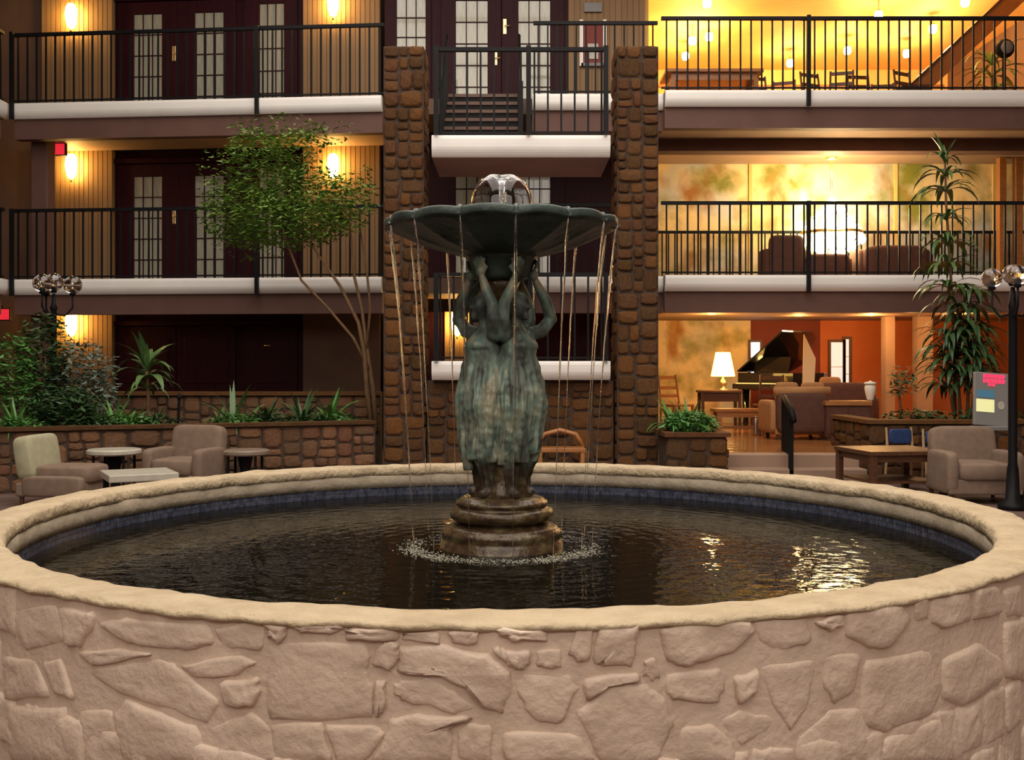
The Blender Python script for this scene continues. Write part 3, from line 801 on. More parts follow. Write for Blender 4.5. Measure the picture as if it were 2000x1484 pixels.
for (a, c, nm) in ((1730, 1748, 0), (1792, 1822, 1)):
    tag(link('trim_lounge_pillar_%d' % (nm + 1), MB().box(X(a, 19.5), X(c, 19.5), 19.5, 19.75, LF, 2.38).mesh('pillar', M_soffit)), ['slim tan pillar before the orange wall', 'wider tan pillar before the orange wall'][nm], kind='structure')
def window(n, label, a, c, t, b, D, gm, nx=1, nz=2):
    o = thing('window_%d' % n, label, None, T(0, D, 0), kind='structure')
    x0, x1, z0, z1 = X(a, D), X(c, D), Z(b, D), Z(t, D)
    part(o, 'window_frame', MB().box(x0 - 0.05, x0, -0.04, 0, z0 - 0.05, z1 + 0.05).box(x1, x1 + 0.05, -0.04, 0, z0 - 0.05, z1 + 0.05).box(x0, x1, -0.04, 0, z0 - 0.05, z0).box(x0, x1, -0.04, 0, z1, z1 + 0.05), M_dwood)
    pw, ph = (x1 - x0) / nx, (z1 - z0) / nz
    for i in range(nx):
        for j in range(nz):
            part(o, 'pane', MB().box(x0 + i * pw + 0.006, x0 + (i + 1) * pw - 0.006, -0.015, -0.005, z0 + j * ph + 0.006, z0 + (j + 1) * ph - 0.006), gm)
window(1, 'narrow bright white window left of the piano', 1466, 1484, 668, 728, BY - 0.01, M_daywin)
window(2, 'pale grey window in the orange wall', 1622, 1646, 668, 765, BY - 0.01, M_dimwin)
window(3, 'slim bright window strip in the orange wall', 1650, 1658, 662, 765, BY - 0.01, M_dimwin, 1, 3)

# second level room with painted wall
W2 = 19.56
wm = thing('wall_painted', 'painted garden wall behind the chandelier on the second level', None, T(0, W2, 0), kind='structure')
for i, (a, c) in enumerate(((1262, 1464), (1467, 1748), (1751, 1940), (1943, 2100))):
    part(wm, 'painted_panel', MB().box(X(a, W2), X(c, W2), 0, 0.1, F2, F3 - 0.25), M_mural)
for a in (1465.5, 1749.5, 1941.5):
    part(wm, 'panel_joint', MB().box(X(a, W2) - 0.03, X(a, W2) + 0.03, -0.02, 0.1, F2, F3 - 0.25), M_yell)
struct('wall_second_side', MB().box(RX0 - 0.1, RX0, 18.12, W2, F2, F3 - 0.25), M_yell)
struct('trim_cross_beam', MB().box(RX0, RX1, 17.42, 17.75, 5.03, F3 - 0.25), M_beam, 'brown cross beam below the third level')
for i, a in enumerate((1953, 1985)):
    tag(link('trim_post_%d' % (i + 1), MB().box(X(a, 18.9), X(a + 13, 18.9), 18.9, 19.05, F2, 5.22).mesh('post', M_wood)), ['left of two slim wooden posts at the right edge, second level', 'right of two slim wooden posts at the right edge, second level'][i], kind='structure')
# third level room
BW3 = 24.5; C3 = 8.4
struct('wall_third_back', MB().box(RX0 - 0.2, 10.2, BW3, BW3 + 0.15, F3, C3), M_yell, 'golden back wall of the third level room')
struct('wall_third_side', MB().box(RX0 - 0.12, RX0, 18.12, BW3, F3, C3), M_yell)
struct('ceiling_third', MB().box(RX0 - 0.12, 10.2, 16.2, BW3 + 0.15, C3, C3 + 0.15), M_yell, 'golden ceiling of the third level room')
part(bpy.data.objects['wall_third_back'], 'picture_rail', MB().box(RX0, 10.1, BW3 - 0.05, BW3, C3 - 0.42, C3 - 0.36), M_wood)

# ------------------------------------------------------------------ lights of the right wing
WARM = (1.0, 0.58, 0.20)
bulbs = [(1381, 4), (1352, 78), (1385, 70), (1339, 108), (1543, 122), (1655, 97), (1716, 28), (1771, 103), (1822, 55), (1885, 2)]
where = ['nearest at the left, top of the picture', 'middle one of the left cluster', 'right one of the left cluster', 'lowest of the left cluster', 'just left of the railing post',
         'just right of the railing post', 'high one between post and sloped beam', 'lowest one near the sloped beam', 'right one near the sloped beam', 'at the top edge near the sloped beam']
for i, (px, py) in enumerate(bulbs):
    zc = C3 - 0.30
    D = (zc - EYE) * F / (HOR - py)
    o = thing('ceiling_spotlight', 'small glowing spotlight under the golden ceiling, %s' % where[i], 'spotlight', T(X(px, D), D, zc) @ S(1.3, 1.3, 1.0), 'golden room spotlights')
    part(o, 'bulb', MB().lathe([(0.0, -0.1), (0.045, -0.09), (0.062, -0.03), (0.05, 0.05), (0.0, 0.06)], 12), M_bulb, smooth=True)
    part(o, 'stem', MB().tube([(0, 0, 0.06), (0, 0, 0.3)], 0.009, 6), M_brass)
    part(o, 'cap', MB().lathe([(0.03, 0.04), (0.05, 0.06), (0.03, 0.09)], 12), M_brass, smooth=True)
    point_light('spot_glow', o, (0, 0, -0.16), 48, WARM, 0.06)

def chandelier(M, label):
    o = thing('chandelier', label, 'chandelier', M)
    part(o, 'stem', MB().tube([(0, 0, 0.45), (0, 0, 1.15)], 0.015, 8), M_brass, smooth=True)
    part(o, 'canopy', MB().lathe([(0.09, 1.15), (0.08, 1.12), (0.0, 1.09)], 16), M_brass, smooth=True)
    part(o, 'crown', MB().lathe([(0.02, 0.46), (0.09, 0.36), (0.16, 0.26), (0.10, 0.24), (0.03, 0.3)], 20), M_chand, smooth=True)
    part(o, 'frame', MB().lathe([(0.43, -0.20), (0.45, -0.18), (0.45, -0.14), (0.43, -0.12)], 28, closed=True), M_brass, smooth=True)
    part(o, 'core_bowl', MB().lathe([(0.0, -0.42), (0.16, -0.38), (0.28, -0.28), (0.33, -0.14), (0.27, 0.05), (0.15, 0.22), (0.0, 0.26)], 24), M_chand, smooth=True)
    drop = MB().lathe([(0.0, -0.085), (0.022, -0.05), (0.028, -0.02), (0.0, 0.05)], 6).mesh('crystal_drop', M_chand)
    for (r, z, n) in ((0.45, -0.24, 22), (0.38, -0.06, 18), (0.30, 0.08, 14), (0.20, 0.20, 10), (0.32, -0.36, 16), (0.18, -0.46, 10)):
        for k in range(n):
            t = 2 * PI * k / n
            link('crystal_drop', drop, o, T(r * math.cos(t), r * math.sin(t), z) @ S(1.4, 1.4, 1.3))
    for k in range(8):
        t = 2 * PI * k / 8
        c, s = math.cos(t), math.sin(t)
        part(o, 'arm', MB().tube([(0.1 * c, 0.1 * s, 0.25), (0.3 * c, 0.3 * s, 0.12), (0.44 * c, 0.44 * s, -0.14)], 0.012, 6), M_brass)
    point_light('chandelier_glow', o, (0, -0.56, 0.1), 84, (1.0, 0.74, 0.38), 0.15)
    point_light('chandelier_glow', o, (0, 0.52, 0.1), 44, (1.0, 0.74, 0.38), 0.15)
    point_light('chandelier_glow', o, (0, -0.1, 0.9), 50, (1.0, 0.66, 0.28), 0.1)
    return o
DC = 18.55
chandelier(T(X(1624, DC), DC, Z(438, DC)) @ S(1.2, 1.2, 1.03), 'large blazing crystal chandelier on the right second level')

def fill_light(M, label, e):  # lamp added to warm the lounge, out of view behind the beam
    o = thing('ceiling_downlight', label, 'downlight', M, 'lounge downlights')
    part(o, 'trim_ring', MB().lathe([(0.07, 0.0), (0.09, -0.012), (0.095, 0.0)], 18), M_brass, smooth=True)
    part(o, 'lens', MB().lathe([(0.0, -0.004), (0.07, -0.004), (0.07, 0.0)], 18), M_bulb)
    point_light('downlight_glow', o, (0, 0, -0.12), e * 0.76, (1.0, 0.50, 0.16), 0.08)
for i, (px, D, e) in enumerate(((1390, 18.6, 30), (1560, 19.2, 26), (1700, 19.0, 50), (1880, 18.4, 40), (1560, 16.9, 22), (1780, 16.9, 22))):
    fill_light(T(X(px, D), D, 2.376), ['recessed light over the lamp table', 'recessed light over the piano', 'recessed light before the orange wall', 'recessed light behind the right planter', 'recessed light over the lounge sofa', 'recessed light over the lounge console'][i], e)

# sloped beam, speaker and palm on the third level
p0, p1 = at(1802, 168, 18.9), at(2010, -28, 18.9)
d = (p1 - p0); L_ = d.length; ang = math.atan2(d.z, d.x)
o = thing('sloped_stringer', 'brown sloped stair beam crossing the golden room at the right', 'stair beam', T(p0.x, 18.9, p0.z) @ RY(-ang))
LB = (C3 - 0.2 - p0.z) / math.sin(ang)
part(o, 'beam', MB().box(-0.2, LB, 0, 0.18, -0.14, 0.14), M_wood)
part(o, 'upper_edge', MB().box(-0.2, LB, -0.03, 0.2, 0.14, 0.18), M_dwood)
o2 = thing('stringer_foot', 'dark foot block below the sloped stair beam', 'block', T(p0.x - 0.12, 18.86, F3))
part(o2, 'block', MB().box(-0.28, 0.28, 0, 0.26, 0, p0.z - F3 + 0.02), M_dwood)
sp = at(1962, 95, 18.4)
o = thing('round_speaker', 'round black loudspeaker on a pole at the right edge', 'speaker', T(sp.x, sp.y, F3))
part(o, 'pole', MB().tube([(0, 0.05, 0.0), (0, 0.05, sp.z - F3 - 0.1)], 0.02, 8), M_matblack)
part(o, 'foot', MB().lathe([(0.2, 0.0), (0.19, 0.02), (0.03, 0.04)], 20, (0, 0.05, 0)), M_matblack, smooth=True)
part(o, 'housing', MB().lathe([(0.0, -0.09), (0.13, -0.09), (0.17, -0.05), (0.17, 0.04), (0.10, 0.1), (0.0, 0.1)], 24).__class__().ball((0, 0, sp.z - F3), (0.17, 0.12, 0.17), 20, 12), M_matblack, smooth=True)
part(o, 'grille', MB().ball((0, -0.04, sp.z - F3), (0.13, 0.10, 0.13), 16, 10), M_grey, smooth=True)

# ------------------------------------------------------------------ furniture helpers
def cushion(x0, x1, y0, y1, z0, z1, p=0.10, nx=7, ny=7):
    """soft box: superellipsoid"""
    m = MB(); cx, cy, cz = (x0 + x1) / 2, (y0 + y1) / 2, (z0 + z1) / 2
    a, b, c = (x1 - x0) / 2, (y1 - y0) / 2, (z1 - z0) / 2
    nu, nv = 24, 12
    def sg(v, e): return math.copysign(abs(v) ** e, v)
    V = []; e = 0.32
    for i in range(nv + 1):
        ph = -PI / 2 + PI * i / nv
        for k in range(nu):
            t = 2 * PI * k / nu
            V.append((cx + a * sg(math.cos(ph), e) * sg(math.cos(t), e), cy + b * sg(math.cos(ph), e) * sg(math.sin(t), e), cz + c * sg(math.sin(ph), e)))
    Fc = [(i * nu + k, i * nu + (k + 1) % nu, (i + 1) * nu + (k + 1) % nu, (i + 1) * nu + k) for i in range(nv) for k in range(nu)]
    return m.quad_mesh(V, Fc)
def armchair(M, label, fab, seatfab=None, backfab=None, w=0.78, d=0.8, hs=0.40, hb=0.80, ah=0.16, group='upholstered armchairs'):
    """faces -y, origin on the floor at the middle"""
    o = thing('armchair', label, 'armchair', M, group)
    aw = 0.13
    part(o, 'base', MB().box(-w / 2 + 0.02, w / 2 - 0.02, -d / 2 + 0.04, d / 2 - 0.05, 0.10, hs - 0.12), fab, bevel=0.02)
    part(o, 'seat_cushion', cushion(-w / 2 + aw - 0.02, w / 2 - aw + 0.02, -d / 2, d / 2 - 0.16, hs - 0.14, hs + 0.05), seatfab or fab, smooth=True)
    bk = cushion(-w / 2 + 0.05, w / 2 - 0.05, -0.10, 0.10, 0, hb - hs + 0.12)
    part(o, 'backrest', bk, backfab or fab, T(0, d / 2 - 0.14, hs - 0.10) @ RX(-0.16), smooth=True)
    for s in (-1, 1):
        part(o, 'armrest', cushion(s * (w / 2 - aw / 2) - aw / 2, s * (w / 2 - aw / 2) + aw / 2, -d / 2 + 0.03, d / 2 - 0.12, 0.10, hs + ah), fab, smooth=True)
        for t in (-1, 1):
            part(o, 'leg', MB().tube([(s * (w / 2 - 0.07), t * (d / 2 - 0.1), 0), (s * (w / 2 - 0.07), t * (d / 2 - 0.1), 0.11)], [0.018, 0.026], 8), M_dwood)
    return o
def round_table(M, label, r, h, top, group='round stone tables'):
    o = thing('round_table', label, 'table', M, group)
    part(o, 'tabletop', MB().lathe([(0.0, h - 0.06), (r - 0.02, h - 0.06), (r, h - 0.045), (r, h - 0.012), (r - 0.015, h), (0.0, h)], 36), top, smooth=False)
    part(o, 'pedestal', MB().lathe([(0.0, 0.0), (r * 0.62, 0.0), (r * 0.6, 0.03), (0.07, 0.07), (0.055, h * 0.5), (0.09, h - 0.08), (r * 0.55, h - 0.06)], 24), M_matblack, smooth=True)
    for k in range(4):
        t = PI / 4 + k * PI / 2
        part(o, 'leg', MB().tube([(r * 0.8 * math.cos(t), r * 0.8 * math.sin(t), 0), (r * 0.8 * math.cos(t), r * 0.8 * math.sin(t), h - 0.06)], 0.016, 8), M_matblack)
    return o

# ------------------------------------------------------------------ left seating
armchair(T(X(122, 10.9), 10.95, 0) @ RZ(PI / 2 - 0.12), 'armchair with a pale cream back at the far left, turned sideways', M_taupe, M_taupe, M_cream, w=0.70, d=0.80, hs=0.36, hb=0.70, ah=-0.05)
armchair(T(X(366, 11.85), 11.82, 0) @ RZ(-0.22), 'taupe armchair between the two round tables on the left', M_taupe, w=0.74, d=0.74, hs=0.36, hb=0.74)
round_table(T(X(223, 11.55), 11.55, 0), 'round white stone topped table beside the cream backed chair', 0.29, 0.52, M_tabletop)
round_table(T(X(479, 12.1), 12.1, 0), 'round tan stone topped table nearest the left stone pier', 0.275, 0.47, M_tabletop2)
c = at(268, 924, 10.2)
o = thing('low_square_table', 'low white square table close behind the basin rim', 'table', T(c.x, 10.25, 0) @ RZ(0.5))
th = 0.40
part(o, 'tabletop', MB().box(-0.32, 0.32, -0.32, 0.32, th - 0.07, th), M_tabletop, bevel=0.01)
for sx in (-1, 1):
    for sy in (-1, 1):
        part(o, 'leg', MB().box(sx * 0.27 - 0.025, sx * 0.27 + 0.025, sy * 0.27 - 0.025, sy * 0.27 + 0.025, 0, th - 0.07), M_matblack)

# ------------------------------------------------------------------ right seating
armchair(T(X(1900, 11.15), 11.15, 0) @ RZ(-0.03), 'taupe armchair in front of the information board on the right', M_taupe, w=0.80, d=0.78, hs=0.38, hb=0.76)
DT = 11.9
c = at(1745, 875, DT)
o = thing('coffee_table', 'square dark wooden table left of the right armchair', 'table', T(X(1738, DT), DT, 0) @ RZ(0.14))
tw, th = 0.46, 0.50
for i in range(6):
    a = -tw + i * 2 * tw / 6
    part(o, 'top_board', MB().box(a + 0.003, a + 2 * tw / 6 - 0.003, -tw, tw, th - 0.045, th), M_dwood, bevel=0.004)
part(o, 'apron', MB().box(-tw + 0.04, tw - 0.04, -tw + 0.04, -tw + 0.065, th - 0.12, th - 0.045).box(-tw + 0.04, tw - 0.04, tw - 0.065, tw - 0.04, th - 0.12, th - 0.045)
     .box(-tw + 0.04, -tw + 0.065, -tw + 0.065, tw - 0.065, th - 0.12, th - 0.045).box(tw - 0.065, tw - 0.04, -tw + 0.065, tw - 0.065, th - 0.12, th - 0.045), M_dwood)
for sx in (-1, 1):
    for sy in (-1, 1):
        part(o, 'leg', MB().box(sx * (tw - 0.05) - 0.035, sx * (tw - 0.05) + 0.035, sy * (tw - 0.05) - 0.035, sy * (tw - 0.05) + 0.035, 0, th - 0.045), M_dwood, bevel=0.006)
part(o, 'lower_shelf', MB().box(-tw + 0.08, tw - 0.08, -tw + 0.08, tw - 0.08, 0.14, 0.165), M_dwood)
def side_chair(M, label, fab, frame, group, hs=0.42, hb=0.66, w=0.42):
    o = thing('side_chair', label, 'chair', M, group)
    part(o, 'seat', cushion(-w / 2, w / 2, -w / 2, w / 2, hs - 0.05, hs + 0.03), fab, smooth=True)
    part(o, 'backrest', cushion(-w / 2 + 0.03, w / 2 - 0.03, w / 2 - 0.035, w / 2 + 0.01, hs + 0.06, hb), fab, smooth=True)
    for s in (-1, 1):
        part(o, 'leg', MB().tube([(s * (w / 2 - 0.02), -w / 2 + 0.03, 0), (s * (w / 2 - 0.03), -w / 2 + 0.04, hs - 0.03)], [0.013, 0.018], 8), frame)
        part(o, 'back_post', MB().tube([(s * (w / 2), w / 2 + 0.03, 0), (s * (w / 2 - 0.01), w / 2 - 0.01, hs), (s * (w / 2 - 0.01), w / 2 + 0.02, hb + 0.02)], [0.014, 0.018, 0.014], 8), frame)
    return o
side_chair(T(X(1773, 12.80), 12.80, 0) @ RZ(0.2), 'small blue chair with pale wood posts behind the dark table, left one', M_blue, M_lightwood, 'blue chairs', hb=0.66, w=0.36)
side_chair(T(X(1838, 12.75), 12.75, 0) @ RZ(-0.1), 'small blue chair with pale wood posts behind the dark table, right one', M_blue, M_lightwood, 'blue chairs', hb=0.64, w=0.34)

# information board
DB = 12.2
c = at(1936, 828, DB)
o = thing('information_board', 'grey slanted information board with red lettering above the right armchair', 'sign', T(X(1938, DB), DB, 0))
zb = Z(832, DB)
part(o, 'pole', MB().box(-0.04, 0.04, 0.08, 0.14, 0.02, zb), M_grey)
part(o, 'foot', MB().box(-0.2, 0.2, -0.06, 0.28, 0, 0.025), M_grey, bevel=0.006)
Mb = T(0.0, 0.02, zb) @ RX(-0.16) @ RY(0.08)
hb = (832 - 728) / F * DB * 1.02
bd = part(o, 'board', MB().box(-0.205, 0.205, 0, 0.05, 0, hb), M_grey, Mb, bevel=0.012)
part(o, 'shelf', MB().box(-0.23, 0.23, -0.10, 0.1, zb - 0.05, zb), M_grey, bevel=0.008)
r2 = random.Random(5)
rows = [(0.565, 0.046, 6), (0.508, 0.046, 6), (0.47, 0.03, 2)]
for zz, hh, n in rows:
    x = -0.10 + (0.06 if n == 2 else 0)
    for k in range(n):
        part(bd, 'lettering', MB().box(x, x + 0.030, -0.006, 0, zz, zz + hh).box(x + 0.03, x + 0.04, -0.006, 0, zz + hh * 0.55, zz + hh * 0.85), M_redled)
        x += 0.043
part(bd, 'blue_panel', MB().box(-0.17, 0.03, -0.005, 0, 0.33, 0.42), M_scrblue)
part(bd, 'pale_panel', MB().box(-0.18, 0.03, -0.005, 0, 0.16, 0.31), M_scryel)
part(bd, 'emblem', MB().lathe([(0.035, -0.002), (0.04, 0.003), (0.045, -0.002)], 18).__class__().prism([(0.11 + 0.04 * math.cos(2 * PI * k / 14), 0.25 + 0.05 * math.sin(2 * PI * k / 14)) for k in range(14)], -0.005, 0), M_tabletop)

# step handrail
o = thing('step_handrail', 'dark handrail at the lounge steps', 'handrail', T(X(1546, 12.95), 12.95, 0))
part(o, 'post', MB().box(-0.025, 0.025, 0.0, 0.05, 0, Z(800, 12.95)), M_matblack)
part(o, 'post', MB().box(0.105, 0.155, 0.85, 0.9, LF, Z(778, 13.8)), M_matblack)
part(o, 'rail', MB().tube([(0, -0.12, Z(815, 12.85) - 0.05), (0, 0.02, Z(800, 12.95)), (0.13, 0.875, Z(775, 13.8)), (0.15, 1.0, Z(775, 13.9))], [0.035, 0.04, 0.04, 0.03], 8), M_matblack, smooth=True)
for f in (0.18, 0.34, 0.5, 0.66, 0.82):
    yy = 0.04 + 0.84 * f; xx = 0.13 * f
    part(o, 'baluster', MB().box(xx - 0.012, xx + 0.012, yy - 0.012, yy + 0.012, LF / 2 if yy < 0.3 else LF, Z(800, 12.95) + (Z(775, 13.8) - Z(800, 12.95)) * f), M_matblack)

# ------------------------------------------------------------------ ground lounge furniture
ZF = T(0, 0, LF)
# sofa with its back to the camera
o = thing('sofa', 'ochre sofa seen from behind in the ground lounge', 'sofa', T(X(1566, 15.9), 15.9, LF))
sw = 0.40
part(o, 'base', MB().box(-sw, sw, 0, 0.8, 0.08, 0.36), M_ochre, bevel=0.02)
part(o, 'backrest', cushion(-sw, sw, -0.10, 0.12, 0.10, 0.74), M_brownup, smooth=True)
part(o, 'back_roll', MB().tube([(-sw - 0.02, -0.01, 0.74), (sw + 0.02, -0.01, 0.74)], 0.075, 12), M_ochre, smooth=True)
part(o, 'seat_cushion', cushion(-sw + 0.1, sw - 0.1, 0.1, 0.82, 0.34, 0.48), M_ochre, smooth=True)
for s in (-1, 1):
    part(o, 'armrest', cushion(s * sw - 0.08, s * sw + 0.08, 0, 0.85, 0.10, 0.6), M_ochre, smooth=True)
    part(o, 'scatter_cushion', cushion(s * 0.2 - 0.17, s * 0.2 + 0.17, 0.06, 0.2, 0.55, 0.88), M_ochre, smooth=True)
    for t in (0.06, 0.74):
        part(o, 'leg', MB().box(s * (sw - 0.06) - 0.025, s * (sw - 0.06) + 0.025, t - 0.025, t + 0.025, 0, 0.09), M_dwood)
# console behind
o = thing('console_cabinet', 'dark console cabinet with a pale top edge beside the sofa', 'cabinet', T(X(1657, 15.7), 15.7, LF))
cw = 0.33; ch = Z(783, 15.7) - LF
part(o, 'body', MB().box(-cw, cw, 0, 0.42, 0.06, ch - 0.07), M_brownup)
part(o, 'top', MB().box(-cw - 0.02, cw + 0.02, -0.03, 0.45, ch - 0.07, ch), M_wood, bevel=0.008)
for s in (-1, 1):
    part(o, 'door', MB().box(s * cw / 2 - cw / 2 + 0.015, s * cw / 2 + cw / 2 - 0.015, -0.015, 0, 0.1, ch - 0.1), M_brownup, bevel=0.004)
    part(o, 'foot', MB().box(s * (cw - 0.05) - 0.03, s * (cw - 0.05) + 0.03, 0.02, 0.4, 0, 0.06), M_dwood)
# white urn lamp on it
o = thing('white_urn', 'small white urn on the console cabinet', 'urn', T(X(1701, 15.9), 15.93, LF + ch))
part(o, 'body', MB().lathe([(0.0, 0.0), (0.045, 0.0), (0.05, 0.02), (0.075, 0.12), (0.085, 0.2), (0.07, 0.245), (0.0, 0.25)], 20), M_whitep, smooth=True)
part(o, 'lid', MB().lathe([(0.0, 0.25), (0.09, 0.25), (0.085, 0.275), (0.02, 0.29), (0.0, 0.31)], 20), M_whitep, smooth=True)
# second sofa behind (brown backs with cushions)
o = thing('lounge_armchair', 'brown armchair behind the console in front of the orange wall', 'armchair', T(X(1650, 17.2), 17.2, LF))
part(o, 'base', MB().box(-0.5, 0.5, 0, 0.8, 0.08, 0.4), M_brownup, bevel=0.03)
part(o, 'backrest', cushion(-0.5, 0.5, -0.08, 0.14, 0.1, 0.86), M_brownup, smooth=True)
part(o, 'scatter_cushion', cushion(-0.36, -0.02, 0.1, 0.24, 0.55, 0.95), M_ochre, smooth=True)
for s in (-0.42, 0.42):
    for t in (0.08, 0.7): part(o, 'leg', MB().box(s - 0.03, s + 0.03, t - 0.03, t + 0.03, 0, 0.09), M_dwood)
for s in (-1, 1):
    part(o, 'armrest', cushion(s * 0.5 - 0.09, s * 0.5 + 0.09, 0, 0.8, 0.1, 0.64), M_brownup, smooth=True)
# coffee bench
o = thing('wooden_bench', 'honey coloured low wooden bench lit by the table lamp', 'bench', T(X(1458, 17.3), 17.3, LF))
bw = 0.52
for i in range(3):
    part(o, 'slat', MB().box(-bw, bw, i * 0.15, i * 0.15 + 0.14, 0.37, 0.42), M_wood, bevel=0.005)
part(o, 'apron', MB().box(-bw + 0.05, bw - 0.05, 0.03, 0.05, 0.28, 0.37), M_wood)
part(o, 'stretcher', MB().box(-bw + 0.08, bw - 0.08, 0.2, 0.24, 0.08, 0.13), M_wood)
for s in (-1, 1):
    for t in (0.05, 0.39):
        part(o, 'leg', MB().box(s * (bw - 0.08) - 0.035, s * (bw - 0.08) + 0.035, t - 0.035, t + 0.035, 0, 0.37), M_wood)
# two steel candlesticks in front of bench
for i, px in enumerate((1476, 1489)):
    o = thing('steel_vase', ['left of the two slim shiny vases by the wooden bench', 'right of the two slim shiny vases by the wooden bench'][i], 'vase', T(X(px, 16.95), 16.95 + 0.03 * i, LF), 'shiny vases')
    part(o, 'body', MB().lathe([(0.0, 0.0), (0.04, 0.0), (0.045, 0.05), (0.03, 0.15), (0.036, 0.26), (0.02, 0.3), (0.0, 0.3)], 14), M_steel, smooth=True)
    part(o, 'neck_ring', MB().lathe([(0.02, 0.29), (0.03, 0.30), (0.03, 0.315), (0.0, 0.32)], 14), M_steel, smooth=True)
# lamp table + lamp
DLT = 18.9
o = thing('lamp_table', 'dark side table under the glowing table lamp', 'table', T(X(1405, DLT), DLT, LF))
tz = Z(762, DLT) - LF
part(o, 'tabletop', MB().box(-0.38, 0.38, -0.22, 0.26, tz - 0.04, tz), M_dwood, bevel=0.006)
part(o, 'drawer', MB().box(-0.3, 0.3, -0.18, 0.2, tz - 0.2, tz - 0.04), M_dwood)
for s in (-1, 1):
    for t in (-0.17, 0.2):
        part(o, 'leg', MB().box(s * 0.33 - 0.025, s * 0.33 + 0.025, t - 0.025, t + 0.025, 0, tz - 0.04), M_dwood)
o = thing('table_lamp', 'glowing yellow table lamp with tapered shade', 'lamp', T(X(1412, DLT), DLT, LF + tz))
part(o, 'base', MB().lathe([(0.0, 0.0), (0.09, 0.0), (0.085, 0.02), (0.03, 0.04), (0.06, 0.10), (0.065, 0.15), (0.02, 0.21), (0.012, 0.26), (0.0, 0.26)], 20), M_brass, smooth=True)
s0 = Z(735, DLT) - LF - tz; s1 = Z(688, DLT) - LF - tz
part(o, 'lamp_shade', MB().lathe([(0.205, s0), (0.215, s0 + 0.01), (0.13, s1), (0.12, s1)], 24), M_shade, smooth=True)
part(o, 'harp', MB().tube([(0, 0, 0.24), (0, 0, s1 + 0.02)], 0.008, 6), M_brass)
point_light('lamp_glow', o, (0, -0.30, s0 + 0.1), 12, (1.0, 0.6, 0.18), 0.06)
point_light('lamp_glow', o, (0, 0.30, s0 + 0.2), 14, (1.0, 0.6, 0.18), 0.06)
# ladder-back chair near the left
def ladder_chair(M, label, group, m=M_dwood):
    o = thing('dining_chair', label, 'chair', M, group)
    part(o, 'seat', MB().box(-0.22, 0.22, -0.21, 0.21, 0.43, 0.47), m, bevel=0.008)
    for s in (-1, 1):
        part(o, 'leg', MB().box(s * 0.2 - 0.02, s * 0.2 + 0.02, -0.2, -0.16, 0, 0.43), m)
        part(o, 'back_post', MB().tube([(s * 0.2, 0.2, 0), (s * 0.2, 0.19, 0.45), (s * 0.19, 0.28, 0.98)], 0.02, 6), m)
    for z in (0.58, 0.72, 0.9):
        part(o, 'back_slat', MB().box(-0.19, 0.19, 0.215 + (z - 0.58) * 0.17, 0.235 + (z - 0.58) * 0.17, z, z + 0.06), m)
    return o
ladder_chair(T(X(1322, 18.2), 18.2, LF) @ RZ(0.5), 'reddish slat back chair by the painted wall of the ground lounge', 'lounge chairs', M_wood)
ladder_chair(T(X(1500, 18.3), 18.3, LF) @ RZ(PI), 'dark slat back chair in front of the black piano', 'lounge chairs')

# grand piano
DPN = 19.6
o = thing('grand_piano', 'black grand piano with raised lid in the ground lounge', 'piano', T(X(1528, DPN), DPN, LF) @ RZ(-0.9) @ S(1.15, 1.15, 1.15))
outl = [(-0.55, -0.45), (0.55, -0.45), (0.55, 0.35), (0.40, 0.62), (0.15, 0.72), (-0.05, 1.0), (-0.30, 1.08), (-0.55, 0.95)]
part(o, 'case', MB().slab(outl, 0.60, 0.88), M_black, bevel=0.01)
part(o, 'key_slip', MB().box(-0.52, 0.52, -0.62, -0.45, 0.62, 0.70), M_black)
part(o, 'keyboard', MB().box(-0.46, 0.46, -0.60, -0.47, 0.70, 0.715), M_whitep)
lidM = T(-0.55, 0, 0.89) @ RY(-0.62)
part(o, 'lid', MB().slab([(x + 0.55, y) for x, y in outl[:]], 0, 0.025, lidM), M_black)
part(o, 'lid_prop', MB().tube([(0.48, 0.2, 0.88), (0.30, 0.2, 1.48)], 0.012, 6), M_black)
part(o, 'music_desk', MB().box(-0.34, 0.34, 0, 0.02, 0, 0.26, T(0, -0.3, 0.88) @ RX(-0.25)), M_black)
for (a, c) in ((-0.46, -0.36), (0.46, -0.36), (-0.2, 0.85)):
    part(o, 'leg', MB().lathe([(0.035, 0.0), (0.05, 0.05), (0.045, 0.1), (0.065, 0.6)], 10, (a, c, 0)), M_black, smooth=True)
o = thing('display_easel', 'tall white tapered board standing beside the piano', 'display board', T(X(1578, 18.75), 18.75, LF))
zt = Z(652, 18.75) - LF; zm = Z(700, 18.75) - LF; zl = Z(775, 18.75) - LF
part(o, 'board', MB().prism([(-0.10, zl), (0.10, zl - 0.05), (0.14, zm), (-0.07, zt)], 0, 0.03), M_whitep)
part(o, 'stand', MB().tube([(0, 0.04, 0), (0, 0.04, zl + 0.1)], 0.015, 8).box(-0.15, 0.15, -0.1, 0.2, 0, 0.02), M_matblack)

